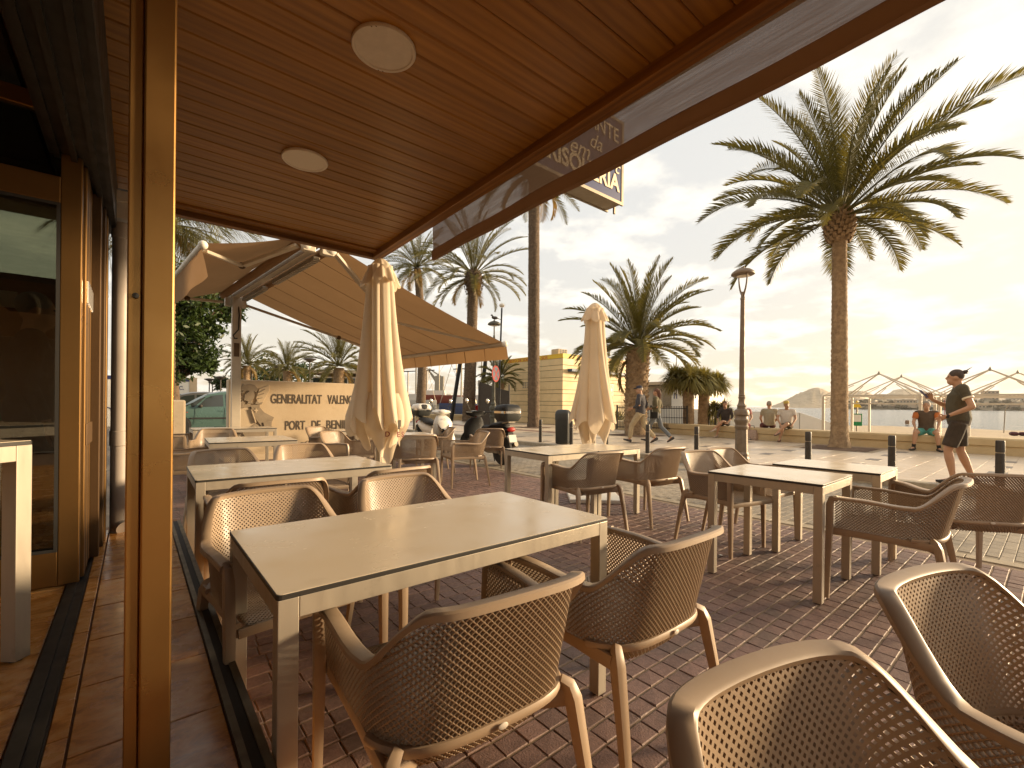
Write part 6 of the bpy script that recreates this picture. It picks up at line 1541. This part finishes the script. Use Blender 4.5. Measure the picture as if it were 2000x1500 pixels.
# ============================================================ BEACH AND FAR SHORE
m_pole = M('gazebo_pole', (.62, .54, .42), .5)
def gazebo(cx, cy, w_, z0, ze, za, label):
    g = thing('gazebo_frame', label, 'gazebo', (cx, cy, 0), 0, 'bare gazebo frames on the beach')
    h = w_/2; cs = [(-h, -h), (h, -h), (h, h), (-h, h)]
    for x, y in cs: part(MB().box(x-.045, x+.045, y-.045, y+.045, z0, ze), 'post', m_pole, g)
    for (x0, y0), (x1, y1) in zip(cs, cs[1:]+cs[:1]):
        part(MB().bar((x0, y0, ze+.02), (x1, y1, ze+.02), .04, .05), 'eave_bar', m_pole, g); part(MB().bar((x0, y0, ze-.28), (x1, y1, ze-.28), .025, .03), 'eave_bar', m_pole, g)
    for x, y in cs:
        part(MB().bar((x, y, ze+.03), (0, 0, za), .035, .04), 'hip_bar', m_pole, g); part(MB().bar((x*.97, y*.97, ze-.15), (x*.45, y*.45, ze+(za-ze)*.50), .022, .025), 'brace', m_pole, g)
    part(MB().lathe([(.05, -.05), (.06, .0), (.03, .06), (.0, .12)], 8, (0, 0, za)), 'finial', m_steel, g, 40)
zz = -.3
gazebo(23.7, 4.80, 3.05, zz, 1.70, 2.66, 'gazebo frame just right of the big palm trunk, nearer one')
gazebo(27.6, 4.75, 3.05, zz, 1.72, 2.72, 'gazebo frame behind the nearer left one')
gazebo(23.7, 1.62, 3.05, zz, 1.70, 2.66, 'gazebo frame behind the head of the man with the phone')
gazebo(27.4, 1.10, 3.05, zz, 1.72, 2.72, 'gazebo frame at the right edge, farther back')
gazebo(23.7, -1.6, 3.05, zz, 1.70, 2.66, 'gazebo frame cut by the right picture edge')
# white beach wall
w0, w1, w2_ = at(1400, 820, 25.0), at(1560, 820, 23.5), at(1650, 830, 23.0)
bw = thing('beach_wall', 'long white beach wall behind the seated pair of men', 'wall', (0, 0, 0))
def wallseg(a, b, za, zb, nm):
    mb = MB(); d = (b-a).normalized(); n_ = V3((-d.y, d.x, 0))*.15
    A = V3((a.x, a.y, -.6)); B = V3((b.x, b.y, -.6))
    mb.add([A-n_, B-n_, B+n_, A+n_, V3((A.x, A.y, za))-n_, V3((B.x, B.y, zb))-n_, V3((B.x, B.y, zb))+n_, V3((A.x, A.y, za))+n_], [(0,3,2,1),(4,5,6,7),(0,1,5,4),(1,2,6,5),(2,3,7,6),(3,0,4,7)])
    return part(mb, nm, m_white, bw, bevel=.03)
wallseg(w0, w1, 1.02, .98, 'wall_panel'); wallseg(w1, w2_, .98, .25, 'wall_panel')
q = at(1640, 780, 21.0); sg2 = thing('beach_sign', 'green and yellow notice board on the sand behind the big palm trunk', 'sign', (q.x+2.4, q.y-.1, 0))
part(MB().box(-.03, .03, -.03, .03, -.4, 1.6), 'post', m_steel, sg2); part(MB().box(-.05, -.031, -.22, .22, .35, .95), 'green_board', m_green, sg2); part(MB().box(-.055, -.0505, -.18, .18, .55, .90), 'paper', m_white, sg2); part(MB().prism([(-.2, 1.25), (.2, 1.25), (0, 1.6)], lambda p: (-.04, p[0], p[1]), lambda p: (-.05, p[0], p[1])), 'warning_triangle', m_yellow, sg2)
q = onz(1772, 827, -.45); bk = thing('beach_bin', 'brown barrel standing on the sand near the water', 'bin', (q.x, q.y, -.55)); part(MB().lathe([(.18, 0), (.2, .2), (.18, .45), (0, .46)], 12), 'barrel', M('barrel_brown', (.3, .17, .09), .7), bk, 40)
q = onz(1985, 845, -.4); sh_ = thing('beach_shower', 'thin curved pole on the sand at the right edge', 'pole', (q.x, q.y, -.45)); part(MB().tube([(0, .6, 0), (0, .55, 1.6), (0, .35, 2.15), (0, 0, 2.25)], .035, 6), 'pole', m_steel, sh_, 60)
q = onz(1993, 850, -.35); bp_ = thing('sunbather', 'tiny dark red heap of beach things on the sand', 'towel', (q.x, q.y, -.36)); mb = MB()
for k in range(5): mb.ell((.1*k, rnd.uniform(-.4, .4), .08), (.25, .2, .14), 8, 6)
part(mb, 'heap', maroon, bp_, 60)
q = onz(1845, 818, -.6); by = thing('moored_boat', 'small dark boat with a mast near the beach behind the phone', 'boat', (q.x, q.y, -.6), 1.0)
def hull(L, w_, h): 
    return MB().loft([[(x, s_*w_*f*.5, z) for s_, z in ((-1, h*1.0), (-.85, h*.35), (-.2, 0), (.2, 0), (.85, h*.35), (1, h*1.0))] for x, f in ((-L/2, .75), (-L*.3, 1), (L*.1, 1), (L*.35, .6), (L/2, .08))])
part(hull(2.6, 1.0, .7), 'hull', M('dark_hull', (.10, .07, .05), .5), by, 50); part(MB().tube([(0, 0, .4), (0, 0, 5.2)], .05, 6), 'mast', m_red, by)
# hills, shore town
def hill(name, px0, px1, prof, dist, depth, base=-4):
    n = 60; m = 14; vs_ = []; rg = random.Random(len(name)+int(px0))
    for i in range(n+1):
        px = px0+(px1-px0)*i/n; pyt = np.interp(px, [p[0] for p in prof], [p[1] for p in prof])
        top = at(px, pyt, dist); bs = at(px, 795, dist)
        d = V3((bs.x, bs.y, 0)).normalized()
        for j in range(m+1):
            v = j/m; u = v*2 if v < .5 else 2-v*2
            p = V3((bs.x, bs.y, 0)) + d*(v-.5)*depth
            z = base + (top.z-base)*math.sin(u*math.pi/2)**1.2
            if 0 < j < m and j != m//2: z *= 1+rg.uniform(-.08, .08); 
            elif j == m//2: z *= 1+rg.uniform(-.015, .01)
            vs_.append((p.x, p.y, z))
    fs_ = [(i*(m+1)+j, (i+1)*(m+1)+j, (i+1)*(m+1)+j+1, i*(m+1)+j+1) for i in range(n) for j in range(m)]
    return struct(MB().add(vs_, fs_), name, m_hill, 50)
hill('hill', 1500, 1735, [(1500,796),(1530,784),(1555,770),(1572,764),(1590,757),(1605,759),(1625,768),(1650,764),(1675,763),(1700,768),(1735,785)], 2300, 700)
hill('hill', 1715, 2300, [(1715,775),(1735,768),(1755,759),(1775,760),(1800,767),(1830,774),(1900,770),(1960,772),(2100,765),(2300,785)], 2600, 800)
m_scrub = M('shore_scrub', (.17, .135, .08), .95, nz=(.05, .8, 10), bump=(.2, 1.0, 3), c2=(.08, .07, .045))
bank = []
for i in range(81):
    px = 1655+600*i/80; p0 = at(px, 800, 620); top = at(px, 786-10*math.sin(i*.21)**2-3*math.sin(i*.9), 700)
    bank += [(p0.x, p0.y, -1.5), (p0.x*1.02, p0.y*1.02, 2.0+rnd.uniform(0, 2)), (p0.x*1.06, p0.y*1.06, top.z*.6+rnd.uniform(-1, 1)), (top.x, top.y, top.z), (top.x*1.15, top.y*1.15, -2)]
struct(MB().add(bank, [(i*5+j, (i+1)*5+j, (i+1)*5+j+1, i*5+j+1) for i in range(80) for j in range(4)]), 'shore_bank', m_scrub, 60)
m_tw = [M('town_wall', c_, .8) for c_ in ((.55, .45, .33), (.46, .34, .23), (.40, .29, .2), (.6, .53, .42))]
TW = [(1868, 776, 26, 10, 'reddish apartment block left of the towers'), (1885, 770, 20, 14, 'brown tower left of the big tower on the far shore'), (1936, 764, 22, 12, 'tallest brown tower block on the far shore'), (1985, 770, 22, 10, 'pale tower near the right edge on the far shore'), (1722, 771, 12, 8, 'small house below the rounded far hill'),
      (1770, 782, 30, 6, 'long low pale building in the middle of the far shore'), (1990, 786, 24, 9, 'white grid fronted building at the right end of the shore'), (1810, 780, 22, 7, 'pale building behind the seated man'), (1925, 792, 20, 5, 'white low house near the waterline on the right')]
for k, (px, py, wpx, hpx, lab) in enumerate(TW):
    t = 680 if py < 780 else 625; p = at(px, py, t); wd = wpx/889*t; hg = max(hpx/889*t, p.z*.9 if py < 776 else hpx/889*t)
    b = thing('shore_building', lab, 'building', (p.x, p.y, 0), math.atan2(p.y, p.x)-math.pi/2+.25, 'buildings on the far shore')
    zt = p.z; part(MB().box(-wd/2, wd/2, 0, 12, zt-hg-6, zt), 'wall', m_tw[k % 4], b); part(MB().box(-wd/2-.4, wd/2+.4, -.4, 12.4, zt, zt+.8), 'roof', m_tw[(k+1) % 4], b)
    nf = max(1, int(hg/3.2)); nwn = max(2, int(wd/3.4))
    for f in range(nf):
        s_ = part(MB().box(-wd/2+.5, wd/2-.5, -.9, -.01, zt-1.0-f*3.2-2.0, zt-1.0-f*3.2-1.8), 'balcony', m_tw[3], b)
    wm = MB().box(-.9, .9, -.06, -.005, 0, 1.6).mesh('window', m_darkglass)
    for f in range(nf):
        for c_ in range(nwn): link('window', wm, b, (-wd/2+(c_+.5)*wd/nwn, 0, zt-.8-f*3.2-1.8))
rg = random.Random(12); tm = MB(); gm_ = MB()
for k in range(150):
    px = rg.uniform(1665, 2120); p = at(px, rg.uniform(783, 799), rg.uniform(622, 690)); s_ = rg.uniform(3, 9); h = rg.uniform(2.5, 7)
    a = math.atan2(p.y, p.x)
    tm.obox((p.x, p.y, p.z), (s_, s_, h), Matrix.Rotation(a+rg.uniform(-.3, .3), 3, 'Z'))
so_ = part(tm, 'shore_houses', m_tw[0], None, kind='stuff'); so_['label'] = 'many little pale houses strung along the far shore'
for k in range(500):
    p = at(rg.uniform(1660, 2120), rg.uniform(782, 801), rg.uniform(615, 690)); r_ = rg.uniform(1.5, 4); gm_.ell(p, (r_, r_, r_*.8), 6, 4)
so_ = part(gm_, 'shore_trees', m_scrub, None, 80, kind='stuff'); so_['label'] = 'dark scrub and trees along the far shore'

# ============================================================ RAILINGS, CAFE, HARBOUR
def railing(name, label, a, b, h, n, mat, knobs=True):
    r_ = thing(name, label, 'railing', (a.x, a.y, a.z), math.atan2(b.y-a.y, b.x-a.x)); L = ((b-a).xy).length
    part(MB().box(0, L, -.02, .02, h-.08, h-.04), 'top_rail', mat, r_); part(MB().box(0, L, -.02, .02, .08, .12), 'bottom_rail', mat, r_)
    mb = MB().box(-.009, .009, -.009, .009, .05, h)
    if knobs: mb.ell((0, 0, h*.55), (.028, .028, .03), 6, 4).ell((0, 0, h+.01), (.02, .02, .03), 6, 4)
    bm_2 = mb.mesh('bar', mat)
    for k in range(n): link('bar', bm_2, r_, (L*(k+.5)/n, 0, 0))
    for k in range(0, 3): part(MB().box(L*k/2-.03, L*k/2+.03, -.03, .03, 0, h+.06), 'post', mat, r_)
    return r_
railing('iron_railing', 'black iron railing with knobs before the white cafe wall', at(1205, 838, 19.6), at(1342, 839, 18.4), .98, 44, m_bollard)
railing('iron_railing', 'plain black railing right of the dragon trees', at(1384, 836, 19.0), at(1412, 836, 18.6), .95, 6, m_bollard, False)
railing('iron_railing', 'dark harbour railing behind the scooters', onz(782, 812, .1), onz(985, 812, .1), 1.0, 60, m_bollard, False)
cp = at(1262, 800, 34); cp2 = at(1352, 800, 31)
cf = thing('beach_cafe', 'low white beach cafe with grey terrace roof and dark lettering', 'building', (cp.x, cp.y, 0), math.atan2(cp2.y-cp.y, cp2.x-cp.x))
LC = (cp2-cp).length
part(MB().box(-2, LC+2, -.6, 0, -.6, 1.05), 'terrace_wall', m_white, cf); part(MB().box(-.5, LC*.66, .3, 5, 1.0, 2.75), 'terrace_screen', m_facade, cf); part(MB().box(-1, LC*.72, -.2, 5.5, 2.78, 3.0), 'terrace_roof', m_concrete, cf)
part(MB().box(LC*.66, LC*1.02, -.5, 4, -.6, 3.1), 'cafe_block', m_white, cf); text("n' CAFE", .85, m_signblue, (LC*.70, -.52, 1.75), rs, cf, .01, sx=.8)
for k in range(4): part(MB().box(.4+k*.9, 1.1+k*.9, .22, .29, 1.3, 2.5), 'screen_panel', m_steel, cf)
part(MB().tube([(1.2, 2, 2.9), (1.2, 2, 5.3)], .03, 5), 'mast', m_steel, cf)
# harbour
m_hullr, m_hullw, m_hullb = M('red_hull', (.24, .06, .04), .5), M('white_hull', (.6, .54, .46), .5), M('blue_hull', (.05, .07, .16), .5)
def boat(label, px, py, t, L, rz, mat, mast, cabin=True):
    p = at(px, py, t); b = thing('harbour_boat', label, 'boat', (p.x, p.y, p.z-.9), rz, 'boats in the harbour')
    part(hull(L, L*.26, 1.4), 'hull', mat, b, 50)
    if cabin: part(MB().loft([rrect(L*.18, L*.08, .2, 1.2), rrect(L*.16, L*.07, .2, 2.1)]), 'cabin', m_hullw, b, 40)
    for x, h in mast:
        part(MB().tube([(x, 0, 1), (x, 0, h)], .09, 6), 'mast', m_steel, b, 40); part(MB().tube([(x, 0, h*.95), (L*.48, 0, 1.3)], .03, 4).tube([(x, 0, h*.95), (-L*.48, 0, 1.3)], .03, 4), 'stay', m_steel, b)
    return b
boat('long dark red hull lying across the harbour behind the white scooter', 850, 778, 70, 9.5, -.65, m_hullr, [])
boat('white motor boat behind the left harbour railing', 812, 789, 55, 5, -.7, m_hullw, [(0, 11)])
boat('blue hulled small boat right of the white scooter', 895, 797, 48, 4.0, -.5, m_hullb, [(.3, 9.5)])
boat('sailing boat with two thin masts in the middle of the harbour', 868, 782, 85, 8, -.4, m_hullw, [(-1, 14), (2.2, 12)])
boat('white boat beside the tall palm trunk in the harbour', 940, 786, 75, 6, -.8, m_hullw, [(0, 10)])
for k, ((x0, y0), (x1, y1), lab) in enumerate((((880, 795), (900, 700), 'left one of the leaning dark spars behind the scooters'), ((935, 785), (950, 690), 'right one of the leaning dark spars, next to the no stopping sign'))):
    a, b = at(x0, y0, 30), at(x1, y1, 30); sp_ = thing('leaning_spar', lab, 'pole', (a.x, a.y, a.z)); part(MB().tube([(0, 0, -1.2), b-a], .13, 8), 'spar', m_black, sp_, 40)
ca = at(857, 785, 120); cr = thing('harbour_crane', 'pale lattice harbour crane with slanting jib', 'crane', (ca.x, ca.y, 0), 0)
L_ = lambda px, py: at(px, py, 120)-V3((ca.x, ca.y, 0))
part(MB().bar(L_(857, 792), L_(859, 735), 2.2, 2.2), 'tower', m_steel, cr); cj = MB()
for a, b in (((834, 719), (858, 748)), ((838, 720), (862, 736)), ((862, 736), (866, 752)), ((866, 752), (862, 768)), ((836, 722), (854, 750)), ((858, 748), (864, 738)), ((850, 738), (856, 733))): cj.bar(L_(*a), L_(*b), .35, .35)
part(cj, 'jib', m_steel, cr)
for k, (px, y1, lab) in enumerate(((834, 724, 'tall double headed harbour lamp left of the crane'), (901, 721, 'double headed harbour lamp right of the crane'), (797, 726, 'harbour lamp near the flag'))):
    p = at(px, y1, 75); h_ = thing('harbour_lamp', lab, 'street lamp', (p.x, p.y, 0), 0, 'tall harbour lamps'); part(MB().tube([(0, 0, 0), (0, 0, p.z)], .10, 6), 'pole', m_steel, h_); part(MB().bar((-.9, .9, p.z), (.9, -.9, p.z+.1), .3, .15), 'heads', m_bollard, h_)
p = at(788, 740, 60); fl = thing('harbour_flag', 'faded flag on a pole right of the near umbrella', 'flag', (p.x, p.y, 0)); part(MB().tube([(0, 0, 0), (0, 0, 6.2)], .05, 6), 'pole', m_steel, fl)
part(MB().loft([[(.12*math.sin(i*.8+j)*.5 - i*.09, i*.08, 5.8-j*.35-i*.12) for j in range(4)] for i in range(10)], False, closed=False), 'cloth', whitec, fl, 60)
jt0, jt1 = at(770, 785, 95), at(1000, 787, 95)
jt = part(MB().bar((jt0.x, jt0.y, 0.3), (jt1.x, jt1.y, .3), 6, 1.8), 'jetty', m_concrete, None); jt['kind'] = 'structure'
for k, (px, py, lab) in enumerate(((922, 805, 'left red fire box beside the tall palm trunk'), (929, 803, 'middle red fire box by the palm'), (933, 806, 'right red fire box by the spar'))):
    p = at(px, py, 31); fb = thing('fire_box', lab, 'fire box', (p.x, p.y, 0), 0, 'red fire boxes at the harbour'); part(MB().box(-.12, .12, -.12, .12, 0, p.z+.35), 'body', m_red, fb, bevel=.02); part(MB().box(-.14, .14, -.14, .14, p.z+.351, p.z+.40), 'cap', m_red, fb)
p = at(961, 810, 24); tn = thing('canvas_screen', 'grey canvas fence between lamp post and first aid station', 'screen', (p.x, p.y, 0), -.6); part(MB().loft([[(x, .04*math.sin(x*5), z) for z in (0, 2.2 - .3*math.sin(x*1.1))] for x in [i*.2-.7 for i in range(9)]], False, closed=False), 'cloth', m_bollard, tn, 60); part(MB().tube([(-.7, 0, 0), (-.7, 0, 2.5)], .05, 6).tube([(.9, 0, 0), (.9, 0, 2.3)], .05, 6), 'poles', m_bollard, tn)

# ============================================================ AIR
hz = link('haze', MB().box(-9600, 9600, -9600, 9600, -2.6, 190).mesh('haze', None), kind='stuff')
hm_ = bpy.data.materials.new('sea_haze'); hm_.use_nodes = True; hn = hm_.node_tree.nodes; hn.remove(hn['Principled BSDF'])
pv = hn.new('ShaderNodeVolumePrincipled'); pv.inputs['Density'].default_value = 0.00007; pv.inputs['Color'].default_value = (.97, .95, .92, 1); pv.inputs['Anisotropy'].default_value = 0.3
hm_.node_tree.links.new(pv.outputs[0], hn['Material Output'].inputs['Volume']); hz.data.materials.append(hm_)
